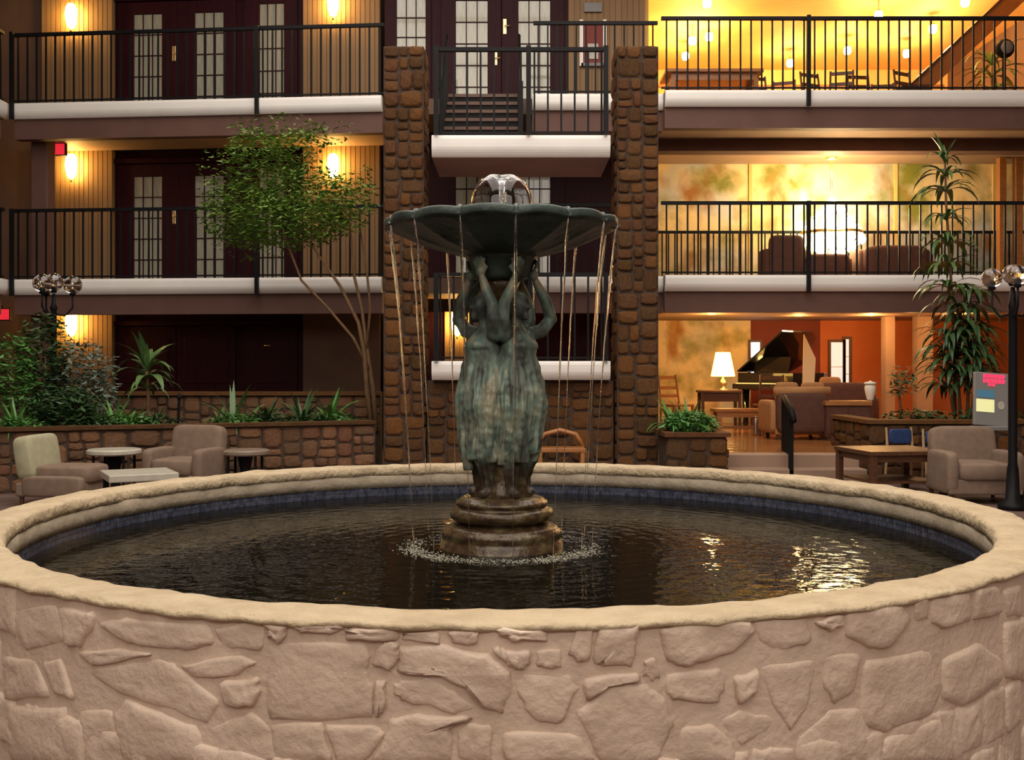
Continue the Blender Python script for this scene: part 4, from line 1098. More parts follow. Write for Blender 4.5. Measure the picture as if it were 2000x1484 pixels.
# ------------------------------------------------------------------ second level seating
for i, (px, w) in enumerate(((1530, 0.30), (1610, 0.36), (1740, 0.55))):
    o = thing('gallery_seat', ['narrow dark armchair left of the chandelier, second level', 'dark low seat below the chandelier, second level', 'wide dark sofa right of the chandelier, second level'][i], 'seat', T(X(px, 18.1), 17.9, F2), 'dark gallery seats')
    hh = Z((462, 498, 482)[i], 18.1) - F2
    part(o, 'base', MB().box(-w, w, 0, 0.55, 0.08, 0.42), M_brownup, bevel=0.02)
    part(o, 'backrest', cushion(-w, w, -0.08, 0.1, 0.1, hh), M_brownup, smooth=True)
    for s in (-1, 1):
        part(o, 'armrest', cushion(s * w - 0.07, s * w + 0.07, 0, 0.55, 0.1, min(hh - 0.05, 0.62)), M_brownup, smooth=True)
        part(o, 'leg', MB().box(s * (w - 0.06) - 0.025, s * (w - 0.06) + 0.025, 0.03, 0.08, 0, 0.09), M_dwood)
# ------------------------------------------------------------------ third level tables and chairs
ch = None
spots = [(1488, 18.6, 0.2), (1530, 18.9, -0.3), (1600, 18.4, 0.4), (1642, 18.8, 2.9), (1688, 18.5, 0.1), (1728, 19.1, -0.2), (1785, 18.3, 0.5)]
names3 = ['leftmost', 'second', 'third', 'middle', 'fifth', 'sixth', 'rightmost']
ch = None
for i, (px, D, rz) in enumerate(spots):
    Mx = T(X(px, D), D, F3) @ RZ(rz)
    lab = '%s of the dark chairs behind the right third level railing' % names3[i]
    if ch is None: ch = ladder_chair(Mx, lab, 'third level chairs')
    else: copy_tree(ch, Mx, None, lab)
o = thing('long_table', 'long reddish table behind the third level railing near the right pier', 'table', T(X(1385, 18.0), 18.0, F3))
part(o, 'tabletop', MB().box(-0.8, 0.85, -0.4, 0.4, 0.70, 0.76), M_wood, bevel=0.01)
part(o, 'apron', MB().box(-0.7, 0.75, -0.33, 0.33, 0.58, 0.70), M_wood)
for s in (-0.68, 0.73):
    for t in (-0.3, 0.3):
        part(o, 'leg', MB().box(s - 0.04, s + 0.04, t - 0.04, t + 0.04, 0, 0.6), M_wood)

# ------------------------------------------------------------------ lamp posts with clear globes
def lamp_post(M, label, h, r=0.115, spread=0.22, post_r=0.035):
    o = thing('lamp_post', label, 'lamp post', M, 'globe lamp posts')
    part(o, 'post', MB().lathe([(0.0, 0), (0.14, 0), (0.14, 0.05), (0.07, 0.10), (0.055, 0.4), (post_r, 0.46), (post_r, h - 0.35), (0.05, h - 0.33), (post_r * 0.8, h - 0.28), (0.02, h - r - 0.03), (0, h - r - 0.03)], 14), M_rail, smooth=True)
    pts = [(0, 0, h)] + [(spread * math.cos(t), spread * math.sin(t), h - 0.03) for t in (0.3, 0.3 + 2 * PI / 3, 0.3 + 4 * PI / 3)]
    for i, (x, y, z) in enumerate(pts):
        if i:
            part(o, 'arm', MB().tube([(0, 0, h - 0.4), (x * 0.6, y * 0.6, h - 0.42), (x, y, h - 0.32), (x, y, z - r - 0.01)], 0.013, 6), M_rail, smooth=True)
        g = part(o, 'globe', MB().ball((x, y, z), r, 20, 14).ball((x, y, z), r - 0.004, 20, 14), M_glass, smooth=True, label='clear glass globe')
        part(g, 'bulb_holder', MB().lathe([(0.03, -r - 0.02), (0.045, -r + 0.01), (0.02, -r + 0.03), (0.018, -r + 0.08), (0.0, -r + 0.085)], 10, (x, y, z)), M_rail, smooth=True)
    return o
DLP = 13.2
lamp_post(T(X(105, DLP), DLP, 0.6), 'black lamp post with clear globes among the left shrubs', Z(551, DLP) - 0.6)
DLQ = 10.45
lamp_post(T(X(1978, DLQ), DLQ, 0.0), 'black lamp post with clear globes at the right edge', Z(535, DLQ), post_r=0.043, r=0.10, spread=0.2)

# small side table at the right edge
o = thing('side_table', 'small pale topped table at the right edge behind the lamp post', 'table', T(X(2008, 10.9), 11.0, 0))
part(o, 'tabletop', MB().lathe([(0.0, 0.38), (0.16, 0.38), (0.17, 0.40), (0.16, 0.425), (0.0, 0.425)], 24), M_tabletop)
part(o, 'pedestal', MB().lathe([(0.13, 0.0), (0.12, 0.03), (0.03, 0.06), (0.03, 0.38)], 16), M_matblack, smooth=True)

# low wooden bench below the landing
o = thing('wooden_bench', 'reddish wooden bench against the stone wall behind the statue', 'bench', T(X(1095, 13.0), 12.98, 0))
part(o, 'seat', MB().box(-0.3, 0.3, -0.18, 0.18, 0.38, 0.43), M_wood, bevel=0.008)
part(o, 'back_rail', MB().tube([(-0.3, 0.2, 0.42), (-0.2, 0.22, 0.58), (0, 0.23, 0.63), (0.2, 0.22, 0.58), (0.3, 0.2, 0.42)], 0.03, 8), M_wood, smooth=True)
for s in (-1, 1):
    for t in (-0.15, 0.15):
        part(o, 'leg', MB().box(s * 0.26 - 0.025, s * 0.26 + 0.025, t - 0.025, t + 0.025, 0, 0.38), M_wood)

# ------------------------------------------------------------------ plants
def leaf_cloud(blobs, n, size, seed, aspect=0.42, droop=0.5):
    r = random.Random(seed); m = MB()
    tot = sum(b[3] * b[4] * b[5] for b in blobs)
    for (cx, cy, cz, ax, ay, az) in blobs:
        k = int(n * ax * ay * az / tot)
        for _ in range(k):
            while True:
                x, y, z = r.uniform(-1, 1), r.uniform(-1, 1), r.uniform(-1, 1)
                q = x * x + y * y + z * z
                if q < 1 and r.random() < 0.25 + q: break
            p = Vector((cx + ax * x, cy + ay * y, cz + az * z))
            t = r.uniform(0, 2 * PI)
            d = Vector((math.cos(t), math.sin(t), r.uniform(-1.4, 0.4) * droop)).normalized()
            s = d.cross(Vector((r.uniform(-0.5, 0.5), r.uniform(-0.5, 0.5), 1))).normalized()
            L_ = size * r.uniform(0.6, 1.35)
            up = d.cross(s) * L_ * 0.08
            m.quad_mesh([p, p + d * L_ * 0.45 + s * L_ * aspect * 0.5 + up, p + d * L_, p + d * L_ * 0.45 - s * L_ * aspect * 0.5 + up], [(0, 1, 2), (0, 2, 3)])
    return m
# ficus tree on the left
DF = 14.1
tb = at(727, 835, DF); tb.z = 0.6
o = thing('ficus_tree', 'leafy green ficus tree with slender bare stems beside the left pier', 'tree', T(tb.x, DF, 0.6))
def rel(px, py, D=DF): 
    p = at(px, py, D); return (p.x - tb.x, D - DF, p.z - 0.6)
stems = [([(727, 842), (716, 760), (712, 690), (700, 630), (665, 560), (610, 480)], [0.04, 0.034, 0.03, 0.026, 0.022, 0.012], 0.0),
         ([(735, 842), (728, 760), (716, 680), (705, 600), (690, 540), (680, 420)], [0.036, 0.03, 0.026, 0.022, 0.02, 0.01], 0.12),
         ([(720, 720), (690, 660), (640, 600), (590, 548), (560, 470), (520, 380)], [0.022, 0.02, 0.018, 0.017, 0.014, 0.008], -0.1),
         ([(716, 680), (722, 600), (716, 540), (700, 440)], [0.02, 0.018, 0.016, 0.008], 0.2)]
for pts, rad, dy in stems:
    path = []
    for i, (a, b) in enumerate(pts):
        q = rel(a, b); path.append((q[0], dy * i / len(pts) + math.sin(i * 2.1) * 0.02, q[2]))
    part(o, 'stem', MB().tube(path, rad, 8), M_bark, smooth=True)
S_ = DF / F
def blob(px, py, rx, ry, dy=0.0, dz=None):
    q = rel(px, py); return (q[0], dy, q[2], rx * S_, (rx * 0.8 if dz is None else dz) * S_, ry * S_)
part(o, 'foliage', leaf_cloud([blob(500, 320, 70, 75), blob(560, 290, 60, 50, 0.2), blob(480, 420, 85, 65, -0.1), blob(600, 390, 95, 75, 0.1), blob(680, 400, 60, 60, -0.1),
                               blob(560, 430, 120, 55, 0.1), blob(470, 265, 22, 35), blob(620, 265, 40, 25), blob(420, 380, 30, 40), blob(715, 360, 25, 40)], 8500, 0.085, 3), M_leafA, kind='stuff')
part(o, 'sparse_twigs', leaf_cloud([blob(545, 250, 90, 28), blob(640, 255, 60, 22), blob(420, 330, 40, 60), blob(500, 470, 90, 40)], 420, 0.08, 4), M_leafA, kind='stuff')

def strap_leaf(L_, w, arch, droop, mat_, n=6):
    m = MB(); V = []; x = z = 0.0; a = arch
    for i in range(n + 1):
        t = i / n
        ww = w * (0.35 + 1.3 * t) if t < 0.35 else w * (1.0 - ((t - 0.35) / 0.65) ** 1.6) * 0.85 + 0.001
        V += [(x, -ww / 2, z + ww * 0.12), (x, 0, z - ww * 0.06), (x, ww / 2, z + ww * 0.12)]
        x += math.cos(a) * L_ / n; z += math.sin(a) * L_ / n; a -= droop / n
    Fc = []
    for i in range(n):
        b = i * 3
        Fc += [(b, b + 3, b + 4, b + 1), (b + 1, b + 4, b + 5, b + 2)]
    return m.quad_mesh(V, Fc).mesh('leaf', mat_, True)
def strap_set(mat_): return [strap_leaf(1.0, 0.10, 1.2, 1.3, mat_), strap_leaf(1.0, 0.085, 0.9, 2.2, mat_), strap_leaf(1.0, 0.11, 0.5, 2.0, mat_), strap_leaf(1.0, 0.09, 1.35, 0.6, mat_)]
LV_C = strap_set(M_leafC); LV_D = strap_set(M_leafD); LV_B = strap_set(M_leafB); LV_G = strap_set(M_leafG)
def rosette(o, c, n, L_, meshes, kinds, r, wid=1.0, tilt=0.0):
    for k in range(n):
        me = meshes[r.choice(kinds)]
        s = L_ * r.uniform(0.7, 1.15)
        link('leaf', me, o, T(*c) @ RZ(2 * PI * k / n * 2.4 + r.uniform(-0.3, 0.3)) @ RY(tilt * r.uniform(-1, 1)) @ S(s, s * wid, s))
R = random.Random(21)
# broad palm-like dracaena left
DQ = 13.4
o = thing('broadleaf_dracaena', 'broad leaved dracaena standing before the dark left doors', 'plant', T(X(287, DQ), DQ, 0.6))
zt = Z(725, DQ) - 0.6
part(o, 'cane', MB().tube([(0, 0, 0), (0.02, 0, zt * 0.5), (0, 0, zt)], [0.03, 0.025, 0.02], 8), M_bark, smooth=True)
rosette(o, (0, 0, zt), 16, 0.56, LV_C, (0, 1, 3), R, 2.3)
rosette(o, (0, 0, zt - 0.10), 13, 0.55, LV_C, (1, 2), R, 2.2)
rosette(o, (0, 0, zt - 0.25), 10, 0.48, LV_C, (1, 2), R, 2.0)
# tall dracaena on the right
DR = 14.2
zs = RRH - 0.12
o = thing('tall_dracaena', 'tall slender dracaena rising past the chandelier on the right', 'plant', T(X(1858, DR), DR, zs))
canes = [([(1866, 800), (1862, 640), (1856, 520), (1848, 400), (1846, 318)], 0.02)]
for pts, rad in canes:
    path = [(at(a, b, DR).x - X(1858, DR), 0, at(a, b, DR).z - zs) for a, b in pts]
    path[0] = (path[0][0], 0, 0)
    part(o, 'cane', MB().tube(path, [rad * 1.3, rad, rad, rad * 0.9, rad * 0.7], 8), M_bark, smooth=True)
    for (px, py, n, L_, kinds) in ((1846, 318, 18, 0.44, (0, 1, 3)), (1846, 345, 14, 0.56, (1, 2)), (1847, 375, 12, 0.6, (1, 2)), (1848, 430, 14, 0.5, (1, 2)), (1850, 480, 18, 0.55, (1, 2, 2)), (1852, 520, 18, 0.58, (1, 2, 2)), (1855, 565, 18, 0.6, (1, 2, 2))):
        q = at(px, py, DR)
        rosette(o, (q.x - X(1858, DR), 0, q.z - zs), n, L_, LV_C, kinds, R, 1.7)
o = thing('drooping_dracaena', 'dense drooping dracaena clump below the tall one on the right', 'plant', T(X(1885, 13.95), 13.95, zs))
for (a, top) in ((1870, 600), (1895, 575), (1850, 660), (1905, 650)):
    xx = X(a, 13.95) - X(1885, 13.95); zt = Z(top, 13.95) - zs
    part(o, 'cane', MB().tube([(xx * 0.5, 0, 0), (xx, R.uniform(-0.1, 0.1), zt * 0.6), (xx, 0, zt)], [0.026, 0.02, 0.016], 8), M_bark, smooth=True)
    for f in (1.0, 0.86, 0.72, 0.58, 0.44):
        rosette(o, (xx, 0, zt * f), 16, 0.58, LV_B, (1, 2, 2), R, 1.6)
# small palm in the right planter, left end
o = thing('bushy_plant', 'bushy plant at the left end of the right planter', 'plant', T(X(1762, 13.85), 13.85, zs))
part(o, 'cane', MB().tube([(0, 0, 0), (-0.04, 0, 0.45), (-0.02, 0, 0.62)], [0.02, 0.016, 0.012], 8), M_bark, smooth=True)
part(o, 'foliage', leaf_cloud([(0, 0, 0.62, 0.17, 0.17, 0.2), (0.1, 0, 0.12, 0.4, 0.2, 0.15)], 500, 0.09, 8), M_leafB, kind='stuff')
o = thing('trailing_plant', 'low trailing greenery along the right planter', 'plant', T(X(1830, 13.75), 13.75, zs))
part(o, 'foliage', leaf_cloud([(0, 0, 0.1, 0.5, 0.18, 0.14), (0.75, 0, 0.12, 0.6, 0.18, 0.16)], 700, 0.09, 9), M_leafB, kind='stuff')
# fern in the small planter
o = thing('fern', 'bright green fern filling the small square planter', 'plant', T(X(1345, 12.8), 12.82, RPH - 0.03))
for (dx, dy) in ((-0.2, 0), (0.02, 0.05), (0.18, -0.05), (-0.08, -0.15), (0.1, 0.2), (-0.22, 0.2), (0.22, 0.15)):
    rosette(o, (dx * 0.9, dy, 0), 17, 0.48 if dx < 0.1 else 0.36, LV_D, (0, 1, 1, 3), R, 0.95)
part(o, 'undergrowth', leaf_cloud([(0, 0, 0.14, 0.34, 0.3, 0.14)], 700, 0.09, 31), M_leafD, kind='stuff')
# left planter shrubs
def mp(px, dv):
    """point in the left planter at pixel column px, dv metres behind the wall"""
    k = (px - 1000) / F
    ox, oy = PA.x - math.sin(pang) * dv, PA.y + math.cos(pang) * dv
    u = (k * oy - ox) / (math.cos(pang) - k * math.sin(pang))
    return ox + u * math.cos(pang), oy + u * math.sin(pang)
shr = [(20, 0.9, 0.30, 0.45, 720, 'bright leaved shrub at the left edge of the planter', M_leafD, 900),
       (85, 1.1, 0.34, 0.62, 700, 'tall dark shrub left of the globe lamp post', M_leafB, 1500),
       (165, 1.0, 0.40, 0.50, 735, 'grey green shrub right of the globe lamp post', M_leafG, 1300),
       (118, 0.6, 0.45, 0.25, 790, 'low dark shrub at the foot of the globe lamp post', M_leafB, 1200)]
for px, dv, rx, rz, pyc, lab, m_, n in shr:
    x, y = mp(px, dv)
    zc = Z(pyc, y) - 0.6
    o = thing('shrub', lab, 'shrub', T(x, y, 0.6), 'left planter shrubs')
    part(o, 'foliage', leaf_cloud([(0, 0, zc, rx, rx * 0.7, rz), (0.1, 0, zc * 0.6, rx * 0.8, rx * 0.6, zc * 0.5 + 0.05)], n, 0.10, px), m_, kind='stuff')
    for k in range(5):
        t = k * 1.3
        part(o, 'stem', MB().tube([(0.05 * math.cos(t), 0.05 * math.sin(t), 0), (0.22 * math.cos(t), 0.2 * math.sin(t), zc * 1.05)], [0.012, 0.006], 6), M_bark)
for i, (px, dv, L_, lset, lab) in enumerate(((225, 0.55, 0.34, LV_D, 'light green strap leaved plant under the tan siding'), (300, 0.5, 0.26, LV_B, 'small dark fern right of the broad dracaena'),
                                           (255, 0.5, 0.24, LV_D, 'small fern below the broad dracaena'), (455, 0.5, 0.40, LV_C, 'arching fern above the taupe armchair'),
                                           (520, 0.6, 0.30, LV_B, 'dark fern left of the middle of the planter'), (590, 0.55, 0.34, LV_B, 'dark spreading fern before the upper stone wall'),
                                           (645, 0.55, 0.36, LV_D, 'greener fern beside the ficus stems'), (30, 0.4, 0.3, LV_D, 'low fern at the left end of the planter'), (190, 0.45, 0.26, LV_B, 'low dark fern in front of the grey green shrub'))):
    x, y = mp(px, dv)
    o = thing('fern', lab, 'plant', T(x, y, 0.6), 'left planter ferns')
    rosette(o, (0, 0, 0), 20, L_ * 1.7, lset, (0, 1, 3), R, 1.1)
    rosette(o, (0.16, 0.03, 0), 14, L_ * 1.35, lset, (0, 1, 2), R, 1.1)
    rosette(o, (-0.16, 0.0, 0), 14, L_ * 1.35, lset, (0, 1, 2), R, 1.1)
    part(o, 'undergrowth', leaf_cloud([(0, 0, 0.13, 0.36, 0.2, 0.13)], 420, 0.08, 40 + i), M_leafB if lset is LV_B else M_leafD, kind='stuff')
# thin garden light
x, y = mp(347, 0.4)
o = thing('garden_stake', 'thin dark stake among the ferns above the taupe armchair', 'stake', T(x, y, 0.6))
part(o, 'shaft', MB().tube([(0, 0, 0), (0.02, 0, 0.45)], 0.018, 8), M_matblack)
part(o, 'head', MB().lathe([(0.025, 0.43), (0.035, 0.46), (0.02, 0.5), (0.0, 0.51)], 10, (0.02, 0, 0)), M_matblack, smooth=True)
# potted tree on the third level right edge
DP3 = 20.2
o = thing('potted_palm', 'leafy potted palm behind the sloped beam on the third level', 'plant', T(X(1935, DP3), DP3, F3))
part(o, 'pot', MB().lathe([(0.0, 0.0), (0.16, 0.0), (0.22, 0.36), (0.24, 0.38), (0.2, 0.38), (0.0, 0.34)], 20), M_dwood, smooth=True)
part(o, 'cane', MB().tube([(0, 0, 0.3), (0.02, 0, 1.55)], [0.03, 0.02], 8), M_bark)
rosette(o, (0.02, 0, 1.55), 18, 0.8, LV_C, (0, 1, 2), R, 1.1)
rosette(o, (0.02, 0, 1.3), 16, 0.85, LV_C, (1, 2), R, 1.1)
rosette(o, (0.02, 0, 1.05), 14, 0.7, LV_C, (1, 2), R, 1.0)

# ------------------------------------------------------------------ the fountain basin
BC = Vector((-0.05, 5.2)); RO = 2.42; RI = 2.22; ZR = 0.724; ZW = 0.525
bs = thing('fountain_basin', 'large round cream painted stone fountain basin in the foreground', 'fountain basin', T(BC.x, BC.y, 0))
NB = 240
def wob(t, a, f, s): return a * (mnoise.noise(Vector((math.cos(t) * f, math.sin(t) * f, s))))
part(bs, 'wall_core', MB().lathe([(RO - 0.012, 0.0), (RO - 0.012, ZR - 0.012), (RI + 0.02, ZR - 0.012), (RI + 0.02, 0.0)], 160, closed=True), M_plaster, smooth=False)
prof = [(RO - 0.05, ZR - 0.02), (RO - 0.004, ZR - 0.018), (RO + 0.003, ZR - 0.010), (RO - 0.004, ZR - 0.001), (RO - 0.03, ZR + 0.003), (RO - 0.10, ZR + 0.004), (RI + 0.06, ZR + 0.004), (RI + 0.02, ZR + 0.001), (RI + 0.006, ZR - 0.012), (RI + 0.001, ZR - 0.035), (RI + 0.0, ZR - 0.06), (RI + 0.03, ZR - 0.07)]
def rimf(t, r, z):
    e = wob(t, 0.008, 9, z * 9) + wob(t, 0.010, 30, z * 15 + 3)
    edge = 1.0 if (r > RO - 0.04 or (r < RI + 0.03 and z > ZR - 0.02)) else 0.15
    return r + e * edge, z + wob(t, 0.008, 13, r * 9 + 7) + wob(t, 0.005, 34, r * 14)
part(bs, 'coping', MB().lathe(prof, 420, fr=rimf, closed=True), M_rimtop, smooth=True, label='uneven cream cement rim')
def innf(t, r, z): return r + wob(t, 0.005, 12, z * 5) , z + (wob(t, 0.012, 8, 2) if z > ZR - 0.09 else 0)
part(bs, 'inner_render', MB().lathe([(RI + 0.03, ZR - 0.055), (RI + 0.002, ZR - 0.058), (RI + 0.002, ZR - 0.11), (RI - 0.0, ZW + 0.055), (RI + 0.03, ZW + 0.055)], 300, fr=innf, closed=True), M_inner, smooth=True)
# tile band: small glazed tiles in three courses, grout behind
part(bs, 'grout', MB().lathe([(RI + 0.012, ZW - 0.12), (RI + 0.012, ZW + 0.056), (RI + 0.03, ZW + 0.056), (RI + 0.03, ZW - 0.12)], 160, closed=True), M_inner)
tm = MB(); nt_ = 460
for rr in range(4):
    z0 = ZW + 0.056 - (rr + 1) * 0.029
    for k in range(nt_):
        t0, t1 = 2 * PI * (k + 0.06) / nt_, 2 * PI * (k + 0.94) / nt_
        ra, rb = RI + 0.004, RI + 0.012
        V = [(ra * math.cos(t), ra * math.sin(t), z) for z in (z0 + 0.002, z0 + 0.027) for t in (t0, t1)]
        tm.quad_mesh(V, [(0, 1, 3, 2)])
part(bs, 'tile_band', tm, M_tile, kind='stuff', label='band of small blue glazed tiles')
part(bs, 'basin_floor', MB().lathe([(RI + 0.02, 0.0), (RI + 0.02, 0.06), (0.0, 0.06)], 64), M_tile)

# stones of the outer wall: outlines read off the photograph and laid on the cylinder
C1 = (0, 1150); C2 = (480, 1180); C3_ = (980, 1180); C4 = (1460, 1100); SC = 3.704
polys = [
 (C2, [(110,140),(290,170),(270,250),(220,285),(150,240)]), (C2, [(320,160),(620,150),(690,165),(620,215),(380,195)]), (C2, [(710,180),(1090,175),(1095,260),(730,262)]),
 (C2, [(150,300),(540,290),(850,300),(880,380),(860,500),(900,600),(905,820),(160,835)]), (C2, [(930,350),(1000,270),(1100,300),(1100,400),(1030,480),(910,440)]),
 (C2, [(930,570),(1000,560),(1010,680),(980,800),(935,830)]), (C2, [(1120,215),(1390,210),(1395,290),(1130,265)]), (C2, [(1460,195),(1690,195),(1670,270),(1590,300),(1500,270)]),
 (C2, [(1120,320),(1400,300),(1750,380),(1900,500),(1910,620),(1840,790),(1700,740),(1640,640),(1350,480),(1250,440),(1110,500)]),
 (C2, [(1070,590),(1130,560),(1310,545),(1500,640),(1660,760),(1500,790),(1150,700),(1070,650)]), (C2, [(1800,180),(2160,190),(2180,270),(1950,260),(1850,230)]),
 (C2, [(1780,340),(1840,310),(1990,400),(1960,480),(1900,450)]), (C2, [(170,880),(540,870),(570,1000),(620,1140),(200,1140)]), (C2, [(570,880),(900,880),(1000,940),(860,1140),(650,1140)]),
 (C2, [(1050,840),(1240,810),(1630,830),(1470,900),(1480,1140),(920,1140),(1010,950)]), (C2, [(1520,910),(1640,870),(1770,900),(1770,1140),(1560,1140)]), (C2, [(1880,940),(2240,930),(2420,980),(2540,1140),(1880,1140)]),
 (C3_, [(10,340),(200,330),(210,410),(140,480),(60,440)]), (C3_, [(260,340),(420,330),(430,460),(350,475),(260,450)]), (C3_, [(540,190),(670,170),(650,400),(560,420),(490,370)]),
 (C3_, [(700,190),(1000,150),(970,270),(960,450),(700,440),(675,400)]), (C3_, [(100,600),(170,510),(480,520),(550,610),(440,850),(230,840),(170,740)]),
 (C3_, [(570,800),(760,620),(1050,590),(1180,720),(1240,880),(1160,1080),(1120,1140),(730,1140)]), (C3_, [(1150,190),(1300,150),(1780,120),(1820,200),(1700,340),(1480,400),(1350,440),(1210,410)]),
 (C3_, [(1040,430),(1110,400),(1150,540),(1090,560),(1040,520)]), (C3_, [(1220,510),(1590,470),(1610,620),(1570,710),(1270,690),(1200,640)]), (C3_, [(1690,540),(1860,480),(1840,640),(1730,730)]),
 (C3_, [(1600,860),(1720,780),(1960,830),(1960,920),(1760,1020),(1700,990)]), (C3_, [(1320,900),(1560,880),(1690,1040),(1700,1140),(1290,1140)]), (C3_, [(600,540),(980,500),(1000,560),(760,590),(620,700)]),
 (C4, [(60,420),(440,400),(470,560),(260,640),(120,590)]), (C4, [(500,420),(710,370),(710,450),(600,490)]), (C4, [(740,340),(1150,300),(1190,420),(1040,600),(900,620),(740,520)]),
 (C4, [(1220,270),(1320,240),(1330,400),(1240,430)]), (C4, [(1360,260),(1620,200),(1640,420),(1420,460),(1350,420)]), (C4, [(1660,200),(1820,170),(1850,360),(1660,400)]),
 (C4, [(560,880),(560,690),(830,670),(790,930),(650,1020)]), (C4, [(850,960),(880,720),(1340,650),(1420,900),(1350,1080),(1000,1220),(860,1160)]), (C4, [(1440,700),(1680,590),(1850,700),(1840,850),(1560,1030),(1440,960)]),
 (C4, [(110,760),(520,720),(440,1050),(330,1200),(230,1080)]), (C4, [(400,1260),(620,1080),(820,1060),(940,1290),(930,1440),(380,1440)]), (C4, [(1000,1280),(1400,1120),(1480,1440),(980,1440)]),
 (C4, [(1500,1100),(1850,900),(1990,1000),(1990,1440),(1520,1440)]), (C4, [(1880,200),(1990,160),(2000,380),(1900,380)]), (C4, [(1880,430),(2040,400),(2040,850),(1890,820)]),
 (C1, [(1550,290),(1850,230),(1900,300),(1880,440),(1600,440)]), (C1, [(700,260),(900,220),(1480,270),(1510,400),(1300,440),(950,400)]), (C1, [(410,130),(660,180),(660,260),(560,420),(470,400)]),
 (C1, [(50,150),(380,130),(440,380),(160,440),(100,330)]), (C1, [(1300,560),(1700,490),(1840,530),(1690,640),(1400,640)]), (C1, [(1580,680),(1850,650),(1870,740),(1820,850),(1620,840)]),
 (C1, [(600,600),(1130,520),(1250,570),(1560,830),(1460,980),(1200,860),(860,760)]), (C1, [(280,540),(420,510),(520,800),(380,760)]), (C1, [(890,810),(1400,1010),(1450,1250),(880,1250),(820,920)]),
 (C1, [(560,890),(780,900),(850,1250),(520,1250)]), (C1, [(10,500),(230,530),(330,780),(20,810)]), (C1, [(40,860),(450,870),(470,1250),(60,1250)]), (C1, [(1520,1010),(1800,900),(1950,1050),(1980,1250),(1500,1250)]),
 (C1, [(540,460),(900,440),(1080,480),(640,560)]),
]
def to_cyl(px, py):
    dx, dz = (px - 1000) / F, (HOR - py) / F
    a = dx * dx + 1; b = -2 * (dx * BC.x + BC.y); c = BC.x ** 2 + BC.y ** 2 - RO * RO
    q = b * b - 4 * a * c
    if q < 0: return None
    s = (-b - math.sqrt(q)) / (2 * a)
    return math.atan2(s - BC.y, dx * s - BC.x), EYE + dz * s
def stone_on_wall(pts, h, seed):
    """pts: (angle, z) outline; a low rounded stone that follows the curve of the wall"""
    r = random.Random(seed)
    P = [Vector((a * RO, z)) for a, z in pts]
    n = len(P); out = []
    for i in range(n):            # round the corners, resample the sides
        p, q, s = P[i - 1], P[i], P[(i + 1) % n]
        out += [q.lerp(p, 0.18), q.lerp(p, 0.05).lerp(q.lerp(s, 0.05), 0.5), q.lerp(s, 0.18), q.lerp(s, 0.5)]
    out = [q + Vector((r.uniform(-1, 1), r.uniform(-1, 1))) * 0.004 for q in out]
    c = sum(out, Vector((0, 0))) / len(out)
    rings = [(1.10, -0.012), (1.045, h * 0.2), (0.985, h * 0.72), (0.89, h), (0.6, h * 1.12), (0.3, h * 1.08)]
    V = []
    for sc, hh in rings:
        for q in out:
            w = c + (q - c) * sc
            nz_ = mnoise.noise(Vector((w.x * 9, w.y * 9, seed))) * 0.010 + mnoise.noise(Vector((w.x * 26, w.y * 26, seed))) * 0.004
            rad = RO - 0.012 + hh + (nz_ if hh > 0 else 0)
            V.append((rad * math.cos(w.x / RO), rad * math.sin(w.x / RO), w.y))
    m = len(out); Fc = []
    for q in range(len(rings) - 1):
        for k in range(m):
            k2 = (k + 1) % m
            Fc.append((q * m + k, q * m + k2, (q + 1) * m + k2, (q + 1) * m + k))
    rad = RO - 0.012 + h * 1.08
    V.append((rad * math.cos(c.x / RO), rad * math.sin(c.x / RO), c.y))
    Fc += [((len(rings) - 1) * m + k, (len(rings) - 1) * m + (k + 1) % m, len(V) - 1) for k in range(m)]
    return MB().quad_mesh(V, Fc)
ZCAP = ZR - 0.010
for i, (off, pts) in enumerate(polys):
    pp = []
    for (x, y) in pts:
        q = to_cyl(off[0] + x / SC, off[1] + y / SC)
        if q: pp.append((q[0], min(q[1], ZCAP)))
    if len(pp) >= 3:
        part(bs, 'stone', stone_on_wall(pp, 0.006 + 0.004 * (i % 3), i), M_plaster, smooth=True)
# the stretches of wall the photograph hides: lower courses and the flanks
rs = random.Random(77)
def filler(a0, a1, z0, z1, nx, nz):
    for j in range(nz):
        for i in range(nx):
            da = (a1 - a0) / nx; dz = (z1 - z0) / nz
            aa = a0 + (i + 0.5 * (j % 2)) * da; zz = z0 + j * dz
            jx = lambda: rs.uniform(-0.1, 0.1) * da
            jz = lambda: rs.uniform(-0.1, 0.1) * dz
            q = [(aa + 0.06 * da + jx(), zz + 0.06 * dz + max(0, jz())), (aa + 0.5 * da, zz + 0.04 * dz + max(0, jz())), (aa + 0.94 * da + jx(), zz + 0.06 * dz), (aa + 0.95 * da + jx(), zz + 0.9 * dz + jz() * 0.5),
                 (aa + 0.45 * da, zz + 0.95 * dz + min(0, jz())), (aa + 0.05 * da + jx(), zz + 0.92 * dz + min(0, jz()))]
            part(bs, 'stone', stone_on_wall(q, rs.uniform(0.007, 0.014), rs.randint(100, 9999)), M_plaster, smooth=True)
aL = to_cyl(15, 1300)[0]; aR = to_cyl(1985, 1300)[0]
if aL > 0: aL -= 2 * PI
filler(aL, aR, 0.01, 0.36, 22, 2)
filler(aR + 0.03, aR + 0.75, 0.01, ZCAP, 7, 4)
filler(aL - 0.75, aL - 0.03, 0.01, ZCAP, 7, 4)

